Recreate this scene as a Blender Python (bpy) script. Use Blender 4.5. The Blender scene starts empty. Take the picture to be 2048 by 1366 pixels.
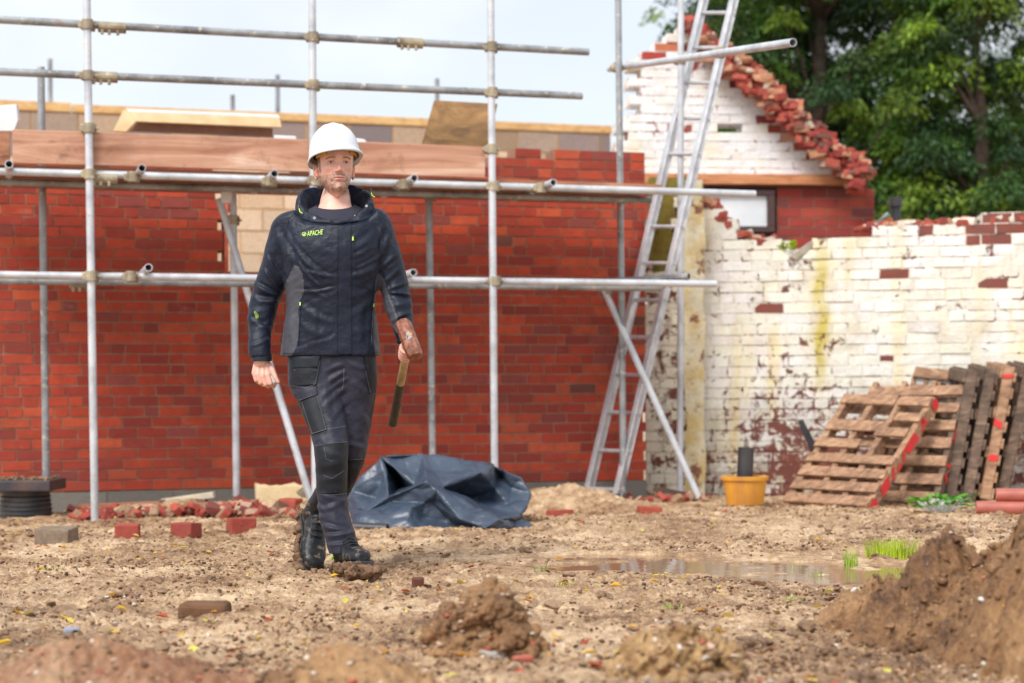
import bpy, bmesh, math, random
import numpy as np
from mathutils import Vector, Matrix, noise
from mathutils.bvhtree import BVHTree

# ------------------------------------------------------------------ camera
F = 3400.0; CX = 1024.0; HY = 795.0; CAMZ = 0.72; ROLL = 0.006
scene = bpy.context.scene
cam_d = bpy.data.cameras.new('camera'); cam = bpy.data.objects.new('camera', cam_d)
scene.collection.objects.link(cam); scene.camera = cam
cam_d.sensor_width = 36.0; cam_d.lens = F/2048*36.0
cam_d.shift_y = (HY-683)/2048.0
cam_d.clip_start = 0.1; cam_d.clip_end = 600
cam.location = (0, 0, CAMZ); cam.rotation_euler = (math.radians(90), ROLL, 0)
cam_d.dof.use_dof = True; cam_d.dof.focus_distance = 6.98; cam_d.dof.aperture_fstop = 2.25

# ------------------------------------------------------------------ sky and sun
SUN_EL, SUN_AZ = math.radians(50), math.radians(212)     # azimuth clockwise from +Y
world = bpy.data.worlds.new("World"); scene.world = world; world.use_nodes = True
wt = world.node_tree; wt.nodes.clear()
wo = wt.nodes.new('ShaderNodeOutputWorld'); bg = wt.nodes.new('ShaderNodeBackground')
sky = wt.nodes.new('ShaderNodeTexSky'); sky.sky_type = 'NISHITA'; sky.sun_disc = False
sky.sun_elevation = SUN_EL; sky.sun_rotation = SUN_AZ
tc = wt.nodes.new('ShaderNodeTexCoord'); mp = wt.nodes.new('ShaderNodeMapping'); nz = wt.nodes.new('ShaderNodeTexNoise')
mp.inputs['Scale'].default_value = (3.2, 3.2, 5.5); mp.inputs['Location'].default_value = (1.3, 0.2, 2.15)
nz.inputs['Scale'].default_value = 1.0; nz.inputs['Detail'].default_value = 5; nz.inputs['Roughness'].default_value = .5
cr = wt.nodes.new('ShaderNodeMapRange'); cr.interpolation_type = 'SMOOTHSTEP'
cr.inputs[1].default_value = .36; cr.inputs[2].default_value = .66; cr.inputs[3].default_value = .62; cr.inputs[4].default_value = 1.0
mx = wt.nodes.new('ShaderNodeMix'); mx.data_type = 'RGBA'
mx.inputs[7].default_value = (6.6, 6.85, 7.2, 1)
hs = wt.nodes.new('ShaderNodeHueSaturation'); hs.inputs['Value'].default_value = 1.0; hs.inputs['Saturation'].default_value = .8
wt.links.new(tc.outputs['Generated'], mp.inputs[0]); wt.links.new(mp.outputs[0], nz.inputs['Vector'])
wt.links.new(nz.outputs[0], cr.inputs[0]); wt.links.new(cr.outputs[0], mx.inputs[0])
wt.links.new(sky.outputs[0], hs.inputs['Color']); wt.links.new(hs.outputs[0], mx.inputs[6])
wt.links.new(mx.outputs[2], bg.inputs[0]); bg.inputs[1].default_value = 0.124
wt.links.new(bg.outputs[0], wo.inputs[0])
sd = bpy.data.lights.new('sun', 'SUN'); sd.energy = 2.9; sd.angle = math.radians(26); sd.color = (1, .96, .9)
sun = bpy.data.objects.new('sun', sd); scene.collection.objects.link(sun)
sun_dir = Vector((math.sin(SUN_AZ)*math.cos(SUN_EL), math.cos(SUN_AZ)*math.cos(SUN_EL), math.sin(SUN_EL)))
sun.rotation_euler = sun_dir.to_track_quat('Z', 'Y').to_euler(); sun.location = sun_dir*30
scene.view_settings.view_transform = 'Standard'; scene.view_settings.look = 'None'
scene.view_settings.exposure = 0.36; scene.view_settings.gamma = 1
scene.cycles.max_bounces = 6; scene.cycles.diffuse_bounces = 3; scene.cycles.glossy_bounces = 3
scene.cycles.transparent_max_bounces = 6

# ------------------------------------------------------------------ helpers
C = scene.collection
def P(px, py, Y):
    """world point at depth Y that the camera sees at photo pixel px,py"""
    dx, dy = px-CX, HY-py
    c, s = math.cos(ROLL), math.sin(ROLL)
    tx, ty = dx*c+dy*s, -dx*s+dy*c
    return Vector((tx*Y/F, Y, CAMZ+ty*Y/F))
def PR(v):
    tx, ty = v[0]*F/v[1], (v[2]-CAMZ)*F/v[1]
    c, s = math.cos(ROLL), math.sin(ROLL)
    return CX+tx*c-ty*s, HY-(tx*s+ty*c)
def PRn(V):
    tx, ty = V[:,0]*F/V[:,1], (V[:,2]-CAMZ)*F/V[:,1]
    return CX+tx-ty*ROLL, HY-(tx*ROLL+ty)

def tag(o, label=None, cat=None, group=None, kind=None):
    if label: o['label'] = label
    if cat: o['category'] = cat
    if group: o['group'] = group
    if kind: o['kind'] = kind
    return o
def empty(name, loc=(0, 0, 0), rz=0, **k):
    o = bpy.data.objects.new(name, None); C.objects.link(o); o.location = loc; o.rotation_euler = (0, 0, rz)
    o.empty_display_size = .1
    tag(o, **k); return o
def setmats(me, mats):
    for m in (mats if isinstance(mats, (list, tuple)) else [mats]): me.materials.append(m)
def link(name, me, parent=None, **k):
    o = bpy.data.objects.new(name, me); C.objects.link(o)
    if parent is not None:
        o.parent = parent
        o.matrix_parent_inverse = Matrix.LocRotScale(parent.location, parent.rotation_euler, None).inverted() if parent.parent is None else parent_world(parent).inverted()
    tag(o, **k); return o
def parent_world(o):
    m = Matrix.LocRotScale(o.location, o.rotation_euler, o.scale)
    return m if o.parent is None else parent_world(o.parent) @ o.matrix_parent_inverse @ m
def smooth(me, on=True):
    me.polygons.foreach_set('use_smooth', [on]*len(me.polygons))
def mesh(name, verts, faces, mats, smooth_=False, cols=None, mi=None):
    me = bpy.data.meshes.new(name)
    me.from_pydata([tuple(v) for v in verts], [], [tuple(f) for f in faces])
    setmats(me, mats)
    if mi is not None: me.polygons.foreach_set('material_index', list(mi))
    if cols is not None:
        a = me.color_attributes.new('Col', 'FLOAT_COLOR', 'POINT')
        a.data.foreach_set('color', np.asarray(cols, dtype=np.float32).ravel())
    if smooth_: smooth(me)
    me.update(); return me
def npmesh(name, V, Fq, mats, cols=None, smooth_=False):
    """V (n,3), Fq (m,k) arrays"""
    me = bpy.data.meshes.new(name); m, k = Fq.shape
    me.vertices.add(len(V)); me.vertices.foreach_set('co', V.astype(np.float32).ravel())
    me.loops.add(m*k); me.loops.foreach_set('vertex_index', Fq.astype(np.int32).ravel())
    me.polygons.add(m); me.polygons.foreach_set('loop_start', np.arange(0, m*k, k, dtype=np.int32))
    me.polygons.foreach_set('loop_total', np.full(m, k, dtype=np.int32))
    setmats(me, mats)
    if cols is not None:
        a = me.color_attributes.new('Col', 'FLOAT_COLOR', 'POINT'); a.data.foreach_set('color', cols.astype(np.float32).ravel())
    me.update(calc_edges=True); me.validate()
    if smooth_: smooth(me)
    return me
class MB:
    def __init__(s): s.v = []; s.f = []; s.c = []; s.m = []
    def add(s, vs, fs, col=(1, 1, 1, 1), mi=0):
        b = len(s.v); s.v += [tuple(v) for v in vs]; s.f += [tuple(i+b for i in f) for f in fs]
        s.c += [col]*len(vs); s.m += [mi]*len(fs)
    def box(s, lo, hi, col=(1, 1, 1, 1), mi=0, jit=0, rng=random, M=None, bev=0):
        x0, y0, z0 = lo; x1, y1, z1 = hi
        vs = [(x0,y0,z0),(x1,y0,z0),(x1,y1,z0),(x0,y1,z0),(x0,y0,z1),(x1,y0,z1),(x1,y1,z1),(x0,y1,z1)]
        if jit: vs = [tuple(c+rng.uniform(-jit, jit) for c in v) for v in vs]
        if M is not None: vs = [tuple(M @ Vector(v)) for v in vs]
        s.add(vs, [(0,3,2,1),(4,5,6,7),(0,1,5,4),(1,2,6,5),(2,3,7,6),(3,0,4,7)], col, mi)
    def tube(s, a, b, r, r2=None, n=14, cap=True, inner=0, col=(1,1,1,1), mi=0):
        a, b = Vector(a), Vector(b); d = (b-a).normalized(); r2 = r if r2 is None else r2
        p = d.orthogonal().normalized(); q = d.cross(p)
        vs = []
        for c, rr in ((a, r), (b, r2)):
            for i in range(n):
                t = 2*math.pi*i/n; vs.append(c+(p*math.cos(t)+q*math.sin(t))*rr)
        fs = [(i, (i+1) % n, n+(i+1) % n, n+i) for i in range(n)]
        if inner:
            for c, e in ((a, b), (b, a)):
                for rr, off in ((inner, 0), (inner, .25)):
                    for i in range(n):
                        t = 2*math.pi*i/n; vs.append(c+(e-c).normalized()*min(off, (b-a).length*.4)+(p*math.cos(t)+q*math.sin(t))*rr)
            for k, o0 in ((0, 2*n), (1, 4*n)):
                for i in range(n):
                    j = (i+1) % n
                    fs.append((k*n+i, o0+i, o0+j, k*n+j)); fs.append((o0+i, o0+n+i, o0+n+j, o0+j))
                fs.append(tuple(o0+n+i for i in range(n)))
        elif cap:
            fs += [tuple(range(n))[::-1], tuple(range(n, 2*n))]
        s.add(vs, fs, col, mi)
    def lathe(s, prof, cx=0, cy=0, n=32, col=(1,1,1,1), mi=0, closed=False):
        vs = []; k = len(prof)
        for r, z in prof:
            for i in range(n):
                t = 2*math.pi*i/n; vs.append((cx+r*math.cos(t), cy+r*math.sin(t), z))
        fs = [(a*n+i, a*n+(i+1) % n, (a+1)*n+(i+1) % n, (a+1)*n+i) for a in range(k-1) for i in range(n)]
        fs.append(tuple(range(n))[::-1]); fs.append(tuple((k-1)*n+i for i in range(n)))
        s.add(vs, fs, col, mi)
    def build(s, name, mats, parent=None, sm=False, bevel=0, **k):
        me = mesh(name, s.v, s.f, mats, sm, s.c, s.m)
        o = link(name, me, parent, **k)
        if bevel:
            b = o.modifiers.new('b', 'BEVEL'); b.width = bevel; b.segments = 2; b.limit_method = 'ANGLE'
        return o

# materials -------------------------------------------------------------
class NT:
    def __init__(s, name):
        s.m = bpy.data.materials.new(name); s.m.use_nodes = True; s.t = s.m.node_tree
        s.b = s.t.nodes['Principled BSDF']
    def n(s, typ, **k):
        x = s.t.nodes.new(typ)
        for a, v in k.items():
            if a.startswith('_'): x.inputs[a[1:].replace('_', ' ')].default_value = v
            else: setattr(x, a, v)
        return x
    def l(s, a, b): s.t.links.new(a, b)
    def coord(s, scale=(1,1,1), which='Object'):
        t = s.n('ShaderNodeTexCoord'); m = s.n('ShaderNodeMapping'); m.inputs['Scale'].default_value = scale
        s.l(t.outputs[which], m.inputs[0]); return m.outputs[0]
    def noise(s, vec, scale, detail=4, rough=.55, dist=0):
        x = s.n('ShaderNodeTexNoise'); x.inputs['Scale'].default_value = scale; x.inputs['Detail'].default_value = detail
        x.inputs['Roughness'].default_value = rough; x.inputs['Distortion'].default_value = dist
        s.l(vec, x.inputs['Vector']); return x.outputs[0]
    def ramp(s, fac, stops):
        x = s.n('ShaderNodeValToRGB'); e = x.color_ramp.elements
        while len(e) < len(stops): e.new(.5)
        for el, (p, c) in zip(e, stops):
            el.position = p; el.color = tuple(c)+(1,) if len(c) == 3 else c
        s.l(fac, x.inputs[0]); return x.outputs[0]
    def rng(s, v, a, b, c, d, sm=False):
        x = s.n('ShaderNodeMapRange')
        if sm: x.interpolation_type = 'SMOOTHSTEP'
        for i, q in enumerate((a, b, c, d)): x.inputs[i+1].default_value = q
        s.l(v, x.inputs[0]); return x.outputs[0]
    def math(s, op, a, b=None):
        x = s.n('ShaderNodeMath', operation=op)
        for i, q in enumerate((a, b)):
            if q is None: continue
            if isinstance(q, (int, float)): x.inputs[i].default_value = q
            else: s.l(q, x.inputs[i])
        return x.outputs[0]
    def mix(s, fac, a, b, mode='MIX'):
        x = s.n('ShaderNodeMix', data_type='RGBA', blend_type=mode)
        for i, q in ((0, fac), (6, a), (7, b)):
            if isinstance(q, (int, float)): x.inputs[i].default_value = q
            elif isinstance(q, tuple): x.inputs[i].default_value = q+(1,) if len(q) == 3 else q
            else: s.l(q, x.inputs[i])
        return x.outputs[2]
    def bump(s, h, strength=.5, dist=.01, prev=None):
        x = s.n('ShaderNodeBump'); x.inputs['Strength'].default_value = strength; x.inputs['Distance'].default_value = dist
        s.l(h, x.inputs['Height'])
        if prev is not None: s.l(prev, x.inputs['Normal'])
        s.l(x.outputs[0], s.b.inputs['Normal']); return x.outputs[0]
    def base(s, c):
        if isinstance(c, tuple): s.b.inputs['Base Color'].default_value = c+(1,) if len(c) == 3 else c
        else: s.l(c, s.b.inputs['Base Color'])
    def set(s, **k):
        for a, v in k.items():
            i = s.b.inputs[a.replace('_', ' ')]
            if isinstance(v, (int, float)): i.default_value = v
            else: s.l(v, i)
        return s
    def attr(s, name='Col'):
        x = s.n('ShaderNodeAttribute'); x.attribute_name = name; return x

def simple(name, c1, c2=None, scale=20, rough=.6, metal=0, bump=.2, bscale=60, bdist=.003, stretch=(1,1,1), coat=0, detail=5, lo=.35, hi=.65, which='Object', rvar=0):
    m = NT(name); v = m.coord(stretch, which)
    n1 = m.noise(v, scale, detail)
    m.base(m.mix(m.rng(n1, lo, hi, 0, 1), c1, c2 if c2 else tuple(x*.75 for x in c1)))
    m.set(Roughness=(m.rng(n1, .3, .7, max(.05, rough-rvar), min(1, rough+rvar)) if rvar else rough), Metallic=metal)
    if coat: m.set(Coat_Weight=coat, Coat_Roughness=.1)
    if bump: m.bump(m.noise(v, bscale, 4), bump, bdist)
    return m.m

def mat_brick():
    m = NT('red_brick'); v = m.coord(); a = m.attr()
    n = m.noise(v, 14, 5, .6); n2 = m.noise(v, 2.2, 4, .55)
    c = m.mix(m.rng(n, .3, .7, .0, .45), a.outputs['Color'], (.20, .035, .025))
    c = m.mix(m.rng(m.noise(m.coord((1, 1, 1.6)), 4, 6, .75), .60, .76, 0, .5), c, (.50, .30, .25))   # lime bloom
    c = m.mix(m.rng(n2, .45, .75, 0, .3), c, (.13, .055, .04)); c = m.mix(m.rng(m.noise(v, 60, 4, .7), .55, .75, 0, .4), c, (.12, .04, .03))
    m.base(c); m.set(Roughness=.85); m.bump(n, .5, .006); return m.m
def mat_colour(name='coloured', rough=.8, var=.35, scale=30, bump=.5, dark=(.05,.03,.02)):
    m = NT(name); v = m.coord(); a = m.attr(); n = m.noise(v, scale, 5, .6)
    m.base(m.mix(m.rng(n, .35, .7, 0, var), a.outputs['Color'], dark)); m.set(Roughness=rough); m.bump(n, bump, .005); return m.m
def mat_painted(name='painted_brick', stain=True):
    m = NT(name); v = m.coord(); a = m.attr()
    n = m.noise(v, 12, 7, .75, .6); n2 = m.noise(v, 2.3, 5, .6); n3 = m.noise(v, 38, 4, .6)
    paint = m.mix(m.rng(n2, .48, .70, 0, 1), (.85, .85, .83), (.80, .76, .66)); paint = m.mix(m.rng(m.noise(v, 4.5, 7, .75), .50, .66, 0, .55), paint, (.55, .48, .40))
    paint = m.mix(m.rng(n3, .5, .75, 0, .35), paint, (.50, .46, .40))
    if stain:
        sv = m.coord((3.2, 1, .35)); sn = m.noise(sv, 1.7, 5, .55)
        paint = m.mix(m.rng(sn, .54, .74, 0, .75), paint, (.80, .65, .30))
        # algae runs below the gap in the coping
        t = m.n('ShaderNodeTexCoord'); sx = m.n('ShaderNodeSeparateXYZ'); m.l(t.outputs['Object'], sx.inputs[0])
        w = m.math('ADD', sx.outputs[0], m.math('MULTIPLY', m.noise(m.coord(), 3.5, 4), .22))
        d = m.math('ABSOLUTE', m.math('SUBTRACT', w, ALGAE_S+.10))
        k = m.math('ADD', m.rng(d, .0, .16, .5, 0, True), m.rng(d, .015, .06, .5, 0, True))
        k = m.math('MULTIPLY', k, m.math('MULTIPLY', m.rng(sx.outputs[2], .55, 1.0, 0, 1, True), m.rng(sx.outputs[2], 1.55, 2.0, 1, .35, True)))
        k = m.math('MULTIPLY', k, m.rng(m.noise(m.coord((1, 1, .5)), 6, 5), .3, .55, .35, 1))
        paint = m.mix(m.math('MULTIPLY', k, .85), paint, (.58, .47, .03))
        # lower wall: damp, flaked
        lowz = m.math('ADD', m.rng(sx.outputs[2], .1, 1.2, .085, 0, True), m.math('MULTIPLY', m.rng(m.math('ABSOLUTE', m.math('SUBTRACT', sx.outputs[0], ALGAE_S-.15)), .1, .6, 1, 0, True), m.rng(sx.outputs[2], .4, 1.5, .09, .02, True)))
    core = m.mix(m.rng(n, .3, .7, 0, 1), (.28, .06, .045), (.15, .07, .055))
    if stain: paint = m.mix(m.math('MULTIPLY', m.rng(sx.outputs[2], .0, .9, 1, 0, True), m.rng(m.noise(v, 4, 6, .7), .38, .62, 0, .85)), paint, (.30, .22, .15))
    fl = m.math('ADD', n, m.math('MULTIPLY', m.math('SUBTRACT', 1.0, a.outputs['Alpha']), 1.0))
    fl = m.math('ADD', fl, m.math('MULTIPLY', m.math('SUBTRACT', m.noise(m.coord(), 1.3, 4, .6), .5), .30))
    if stain: fl = m.math('ADD', fl, lowz)
    k = m.rng(fl, .655, .70, 0, 1)
    c = m.mix(k, paint, core)
    c = m.mix(1.0, c, a.outputs['Color'], 'MULTIPLY')
    m.base(c); m.set(Roughness=.8); m.bump(m.math('SUBTRACT', n3, m.math('MULTIPLY', k, .8)), .5, .01); return m.m
def mat_mud(name='mud', dark=(.085, .047, .026), mid=(.235, .14, .078), light=(.45, .315, .2), wet=.5, bscale=22):
    m = NT(name); v = m.coord()
    n = m.noise(v, 1.6, 6, .6); n2 = m.noise(v, 13, 8, .72, .5); n3 = m.noise(v, 70, 6, .75)
    k = m.math('ADD', m.math('MULTIPLY', n, .42), m.math('ADD', m.math('MULTIPLY', n2, .4), m.math('MULTIPLY', n3, .3)))
    c = m.ramp(k, [(.43, dark), (.53, mid), (.65, light)])
    sp = m.n('ShaderNodeTexVoronoi'); sp.inputs['Scale'].default_value = 55; m.l(v, sp.inputs['Vector'])
    spk = m.math('MULTIPLY', m.rng(sp.outputs['Distance'], .12, .22, 1, 0), m.rng(m.noise(v, 21, 2), .56, .6, 0, 1))
    c = m.mix(m.math('MULTIPLY', spk, .75), c, m.ramp(sp.outputs['Color'], [(.2, (.62, .5, .38)), (.55, (.35, .12, .07)), (.8, (.75, .7, .62))]))
    m.base(c); m.set(Roughness=m.rng(n2, .40, .62, wet-.15, .8))
    b = m.bump(n3, .55, .012); m.bump(m.noise(v, bscale, 8, .7), .8, .03, b); return m.m
def mat_wood(name, c1, c2, c3=None, grain=(1.2, 14, 14), rough=.75, knots=True):
    m = NT(name); v = m.coord(grain); vv = m.coord()
    n = m.noise(v, 1.6, 7, .65, 1.2); n2 = m.noise(vv, 2.5, 4)
    c = m.ramp(n, [(.3, c2), (.55, c1), (.75, c3 or c1)])
    if knots:
        vo = m.n('ShaderNodeTexVoronoi'); vo.inputs['Scale'].default_value = 2.6; m.l(m.coord((1, 2.4, 2.4)), vo.inputs['Vector'])
        c = m.mix(m.rng(vo.outputs['Distance'], .06, .13, .85, 0), c, tuple(x*.35 for x in c2))
    c = m.mix(m.rng(n2, .5, .75, 0, .45), c, tuple(x*.6 for x in c2)); c = m.mix(m.rng(m.noise(vv, 5.5, 6, .75), .56, .70, 0, .55), c, tuple(x*.45 for x in c2))
    m.base(c); m.set(Roughness=rough); m.bump(n, .35, .004); return m.m
def mat_galv(name='galvanised_tube', base=(.66, .69, .74), dark=(.42, .44, .47)):
    m = NT(name); v = m.coord(); n = m.noise(v, 5, 6, .65); n2 = m.noise(v, 24, 5, .7)
    c = m.mix(m.rng(n, .42, .66, 0, 1), base, dark)
    c = m.mix(m.rng(n2, .57, .66, 0, .85), c, (.66, .60, .50))
    c = m.mix(m.rng(m.noise(v, 3, 7, .75), .63, .70, 0, .7), c, (.30, .14, .06))
    m.base(c); m.set(Roughness=m.rng(n2, .3, .7, .32, .6), Metallic=.3); m.bump(n2, .25, .003); return m.m

# wall directions, all from photo measurements: ppm = pixels per metre
XV = 12700.0
def line_ppm(p0, x0):
    return lambda x: p0*(XV-x)/(XV-x0)
def gp(x, ppm):                      # ground-plan point on a line
    p = ppm(x); return Vector(((x-CX)/p, F/p))
FRONT = line_ppm(325, 180); INNER = line_ppm(305, 180); WALL = line_ppm(292, 200); REAR = line_ppm(203, 200)
RA = Vector(((1392-CX)/257, F/257)); RB = Vector(((2048-CX)/266, F/266))
ru = (RB-RA).normalized()
# where the algae run meets the right wall
def s_on(Aa, u, px):
    k = (px-CX)/F                   # X = k*Y
    return (k*Aa.y-Aa.x)/(u.x-k*u.y)
ALGAE_S = s_on(RA, ru, 1643)

M_brick = mat_brick(); M_paint = mat_painted(); M_paint2 = mat_painted('painted_brick_gable', False)
M_mud = mat_mud('mud', dark=(.085, .040, .018), mid=(.38, .222, .115), light=(.80, .58, .365)); M_clod = mat_mud('clod_soil', (.09, .048, .026), (.25, .145, .08), (.46, .31, .19), .6, 14)
M_galv = mat_galv(); M_fit = mat_galv('rusty_coupler', (.42, .36, .25), (.16, .12, .09))
M_galvdark = mat_galv('weathered_tube', (.36, .38, .40), (.16, .16, .165))
M_toe = mat_wood('toe_board_timber', (.60, .34, .23), (.36, .15, .085), (.78, .58, .46), (.7, 4, 7))
M_pine = mat_wood('new_pine', (.72, .46, .20), (.55, .28, .10), (.80, .58, .30))
M_board = mat_wood('scaffold_board', (.42, .19, .10), (.24, .09, .05), (.50, .27, .16))
M_pallet = mat_wood('pallet_timber', (.39, .22, .125), (.13, .065, .038), (.62, .42, .27), (4, 14, 14), knots=False)
M_palletdark = mat_wood('weathered_pallet', (.15, .095, .065), (.045, .03, .022), (.32, .22, .15), (4, 14, 14), knots=False)
M_ply = mat_wood('muddy_plywood', (.26, .135, .045), (.12, .06, .02), (.38, .22, .09), (3, 3, 3), knots=False)
M_block = mat_colour('concrete_block', .9, .3, 40, .6, (.12, .09, .07))
M_col = mat_colour('rubble_brick', .85, .4, 25, .7, (.09, .03, .02))
M_white = simple('white_board', (.80, .81, .83), (.70, .72, .75), 8, .5, bump=.05)
M_cream = simple('cream_foam', (.80, .66, .40), (.70, .52, .28), 10, .7)
M_alu = simple('ladder_aluminium', (.66, .67, .70), (.48, .49, .52), 12, .42, .5, .15, rvar=.1)
M_pvc = simple('black_plastic', (.022, .024, .03), (.05, .045, .045), 9, .45, 0, .2)
M_orange = simple('orange_plastic', (.75, .35, .04), (.42, .18, .05), 5, .5, 0, .2, stretch=(1, 1, .4), lo=.45, hi=.7)
M_clay = simple('clay_pipe', (.50, .15, .11), (.36, .10, .075), 8, .5, 0, .15)
M_tarp = simple('blue_black_sheet', (.060, .085, .125), (.030, .045, .075), 3, .36, 0, .55, 13, .02, rvar=.06)

# ================================================================== STRUCTURE
rs = np.random.RandomState(7)
def vnoise(X, Y, seed=0):
    """tileless value noise on arrays"""
    xi = np.floor(X).astype(np.int64); yi = np.floor(Y).astype(np.int64); xf = X-xi; yf = Y-yi
    def h(a, b):
        n = (a*374761393+b*668265263+seed*1442695041) & 0xffffffff
        n = ((n ^ (n >> 13))*1274126177) & 0xffffffff
        return ((n ^ (n >> 16)) & 0xffff)/65535.0
    u = xf*xf*(3-2*xf); w = yf*yf*(3-2*yf)
    return (h(xi, yi)*(1-u)+h(xi+1, yi)*u)*(1-w)+(h(xi, yi+1)*(1-u)+h(xi+1, yi+1)*u)*w
def fbm(X, Y, s, o=4, seed=0, g=.5):
    r = np.zeros_like(X); a = 1; t = 0
    for k in range(o):
        r += a*vnoise(X*s+k*17.3, Y*s+k*9.1, seed+k); t += a; a *= g; s *= 2.03
    return r/t-.5
PUD_Z = -.016
def pud_mask(X, Y):
    d = lambda cx, cy, rx, ry: np.sqrt(((X-cx)/rx)**2+((Y-cy)/ry)**2)
    n = fbm(X, Y, 2.2, 4, 55)*.75
    a = np.minimum(d(.80, 7.30, .60, .32), d(1.38, 7.02, .62, .40)); a = np.minimum(a, d(.35, 7.75, .45, .16)); a = np.minimum(a, d(1.75, 7.75, .55, .13))
    return a+n
def ground_z(X, Y):
    X = np.asarray(X, float); Y = np.asarray(Y, float)
    z = -.010*np.clip(Y-7, 0, 8)+fbm(X, Y, .8, 3, 1)*.05
    z += fbm(X, Y, 4.5, 3, 11)*.038
    c = fbm(X, Y, 11, 4, 23); z += np.clip(c, -.05, 1)**1*.075*(fbm(X, Y, 1.1, 2, 31)+.55)
    r = np.abs(fbm(X, Y, 26, 3, 41)); z += .046*(.25-r)*(.6+1.6*np.clip(fbm(X, Y, 2.3, 3, 91)+.25, 0, 1))
    z += fbm(X, Y, 62, 2, 47)*.030
    q = np.abs(fbm(X, Y, 14, 3, 95)); z += .05*np.clip(.09-q, 0, 1)*(fbm(X, Y, 1.7, 2, 96) > .02)
    z = np.where(Y < 6.2, z+.03*(6.2-Y)*(fbm(X, Y, 1.7, 3, 77)+.1), z)
    m = pud_mask(X, Y); k = np.clip((1.10-m)/.22, 0, 1); k = k*k*(3-2*k)
    near = np.clip((1.75-m)/.5, 0, 1); flat = PUD_Z+.004+fbm(X, Y, 22, 3, 3)*.012+.010*(1-k)
    z = z*(1-near*.8)+flat*near*.8; z = np.where(m < 1.45, np.maximum(z, PUD_Z+.002+fbm(X, Y, 40, 2, 9)*.004), z)
    z = z*(1-k)+(PUD_Z-.012+fbm(X, Y, 6, 4, 2)*.060)*k
    return z
def gz(x, y): return float(ground_z(np.array([x]), np.array([y]))[0])
def build_ground():
    xs = np.concatenate([[-150, -60, -25, -12, -8, -6, -5], np.arange(-4.6, -3, .08), np.arange(-3, 3.2, .014), np.arange(3.2, 5.2, .08), [6, 8, 12, 25, 60, 150]])
    ys = np.concatenate([[-30, -8, 0, 2, 3, 3.5], np.arange(3.8, 8.2, .014), np.arange(8.2, 12, .03), np.arange(12, 16, .1), [17, 19, 22, 30, 50, 90, 150, 240]])
    X, Y = np.meshgrid(xs, ys); Z = ground_z(X, Y)
    far = (np.abs(X) > 8) | (Y > 17) | (Y < 2); Z = np.where(far, -.09, Z)
    # a little clod relief in plan too
    nx, ny = len(xs), len(ys); V = np.stack([X.ravel(), Y.ravel(), Z.ravel()], 1)
    i = (np.arange(ny-1)[:, None]*nx+np.arange(nx-1)[None, :]).ravel()
    Fq = np.stack([i, i+1, i+nx+1, i+nx], 1)
    return link('ground', npmesh('ground', V, Fq, M_mud, smooth_=True), kind='structure')
build_ground()
mw = NT('muddy_water'); mw.base((.28, .17, .095)); mw.set(Roughness=.05, IOR=1.3)
mw.bump(mw.noise(mw.coord(), 9, 2), .06, .01)
xx, yy = np.meshgrid(np.linspace(-.35, 2.5, 110), np.linspace(6.3, 8.2, 80))
keepm = pud_mask(xx, yy) < 1.45
idx = -np.ones(xx.shape, int); idx[keepm] = np.arange(keepm.sum())
Vp = np.stack([xx[keepm], yy[keepm], np.full(keepm.sum(), PUD_Z)], 1)
q = [(idx[j, i], idx[j, i+1], idx[j+1, i+1], idx[j+1, i]) for j in range(79) for i in range(109) if min(idx[j, i], idx[j, i+1], idx[j+1, i+1], idx[j+1, i]) >= 0]
link('puddle', npmesh('puddle', Vp, np.array(q), mw.m), kind='structure')

def inpoly(x, y, poly):
    c = False; n = len(poly); j = n-1
    for i in range(n):
        xi, yi = poly[i]; xj, yj = poly[j]
        if (yi > y) != (yj > y) and x < (xj-xi)*(y-yi)/(yj-yi)+xi: c = not c
        j = i
    return c
def wall_frame(A, B):
    u = (B-A); L = u.length; return math.atan2(u.y, u.x), L
def brick_wall(name, A, B, z0, z1, mat, colf, keep=lambda *a: True, course=.082, blen=.228, thick=.20, bond='stretcher', gap=.011, mortar=(.34, .25, .18, 1), proud=.006, jit=.0015, seed=1, depthf=None, **k):
    rz, L = wall_frame(A, B); rg = random.Random(seed); mb = MB()
    Mw = Matrix.Translation((A.x, A.y, 0)) @ Matrix.Rotation(rz, 4, 'Z')
    nrow = int((z1-z0)/course)
    for r in range(nrow):
        z = z0+r*course; s = -(blen/2 if r % 2 else 0)-rg.uniform(0, .01); i = 0
        b = bond(r) if callable(bond) else bond
        if b != 'stretcher': s = -rg.uniform(0, blen)
        while s < L:
            w = blen if (b == 'stretcher' or (i+(r//1)) % 2 == 0 or (b == 'mixed' and rg.random() < .35)) else blen*.5
            i += 1
            a0, a1 = max(s, 0), min(s+w, L)
            if a1-a0 > .03:
                c = Mw @ Vector(((a0+a1)/2, 0, z+course/2)); px, py = PR(c)
                if keep(px, py, (a0+a1)/2, z, rg):
                    dy = depthf(px, py, rg) if depthf else 0
                    col = colf(px, py, rg, w)
                    mb.box((a0, dy, z), (a1, thick, z+course), mortar)
                    mb.box((a0+gap/2, dy-proud+rg.uniform(-jit, jit), z+gap/2), (a1-gap/2, thick-.02, z+course-gap/2), col, 0, jit, rg)
            s += w
    me = mesh(name, mb.v, mb.f, mat, False, mb.c, mb.m)
    o = bpy.data.objects.new(name, me); C.objects.link(o); o.location = (A.x, A.y, 0); o.rotation_euler = (0, 0, rz); tag(o, **k)
    return o
ROCK = None
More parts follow.
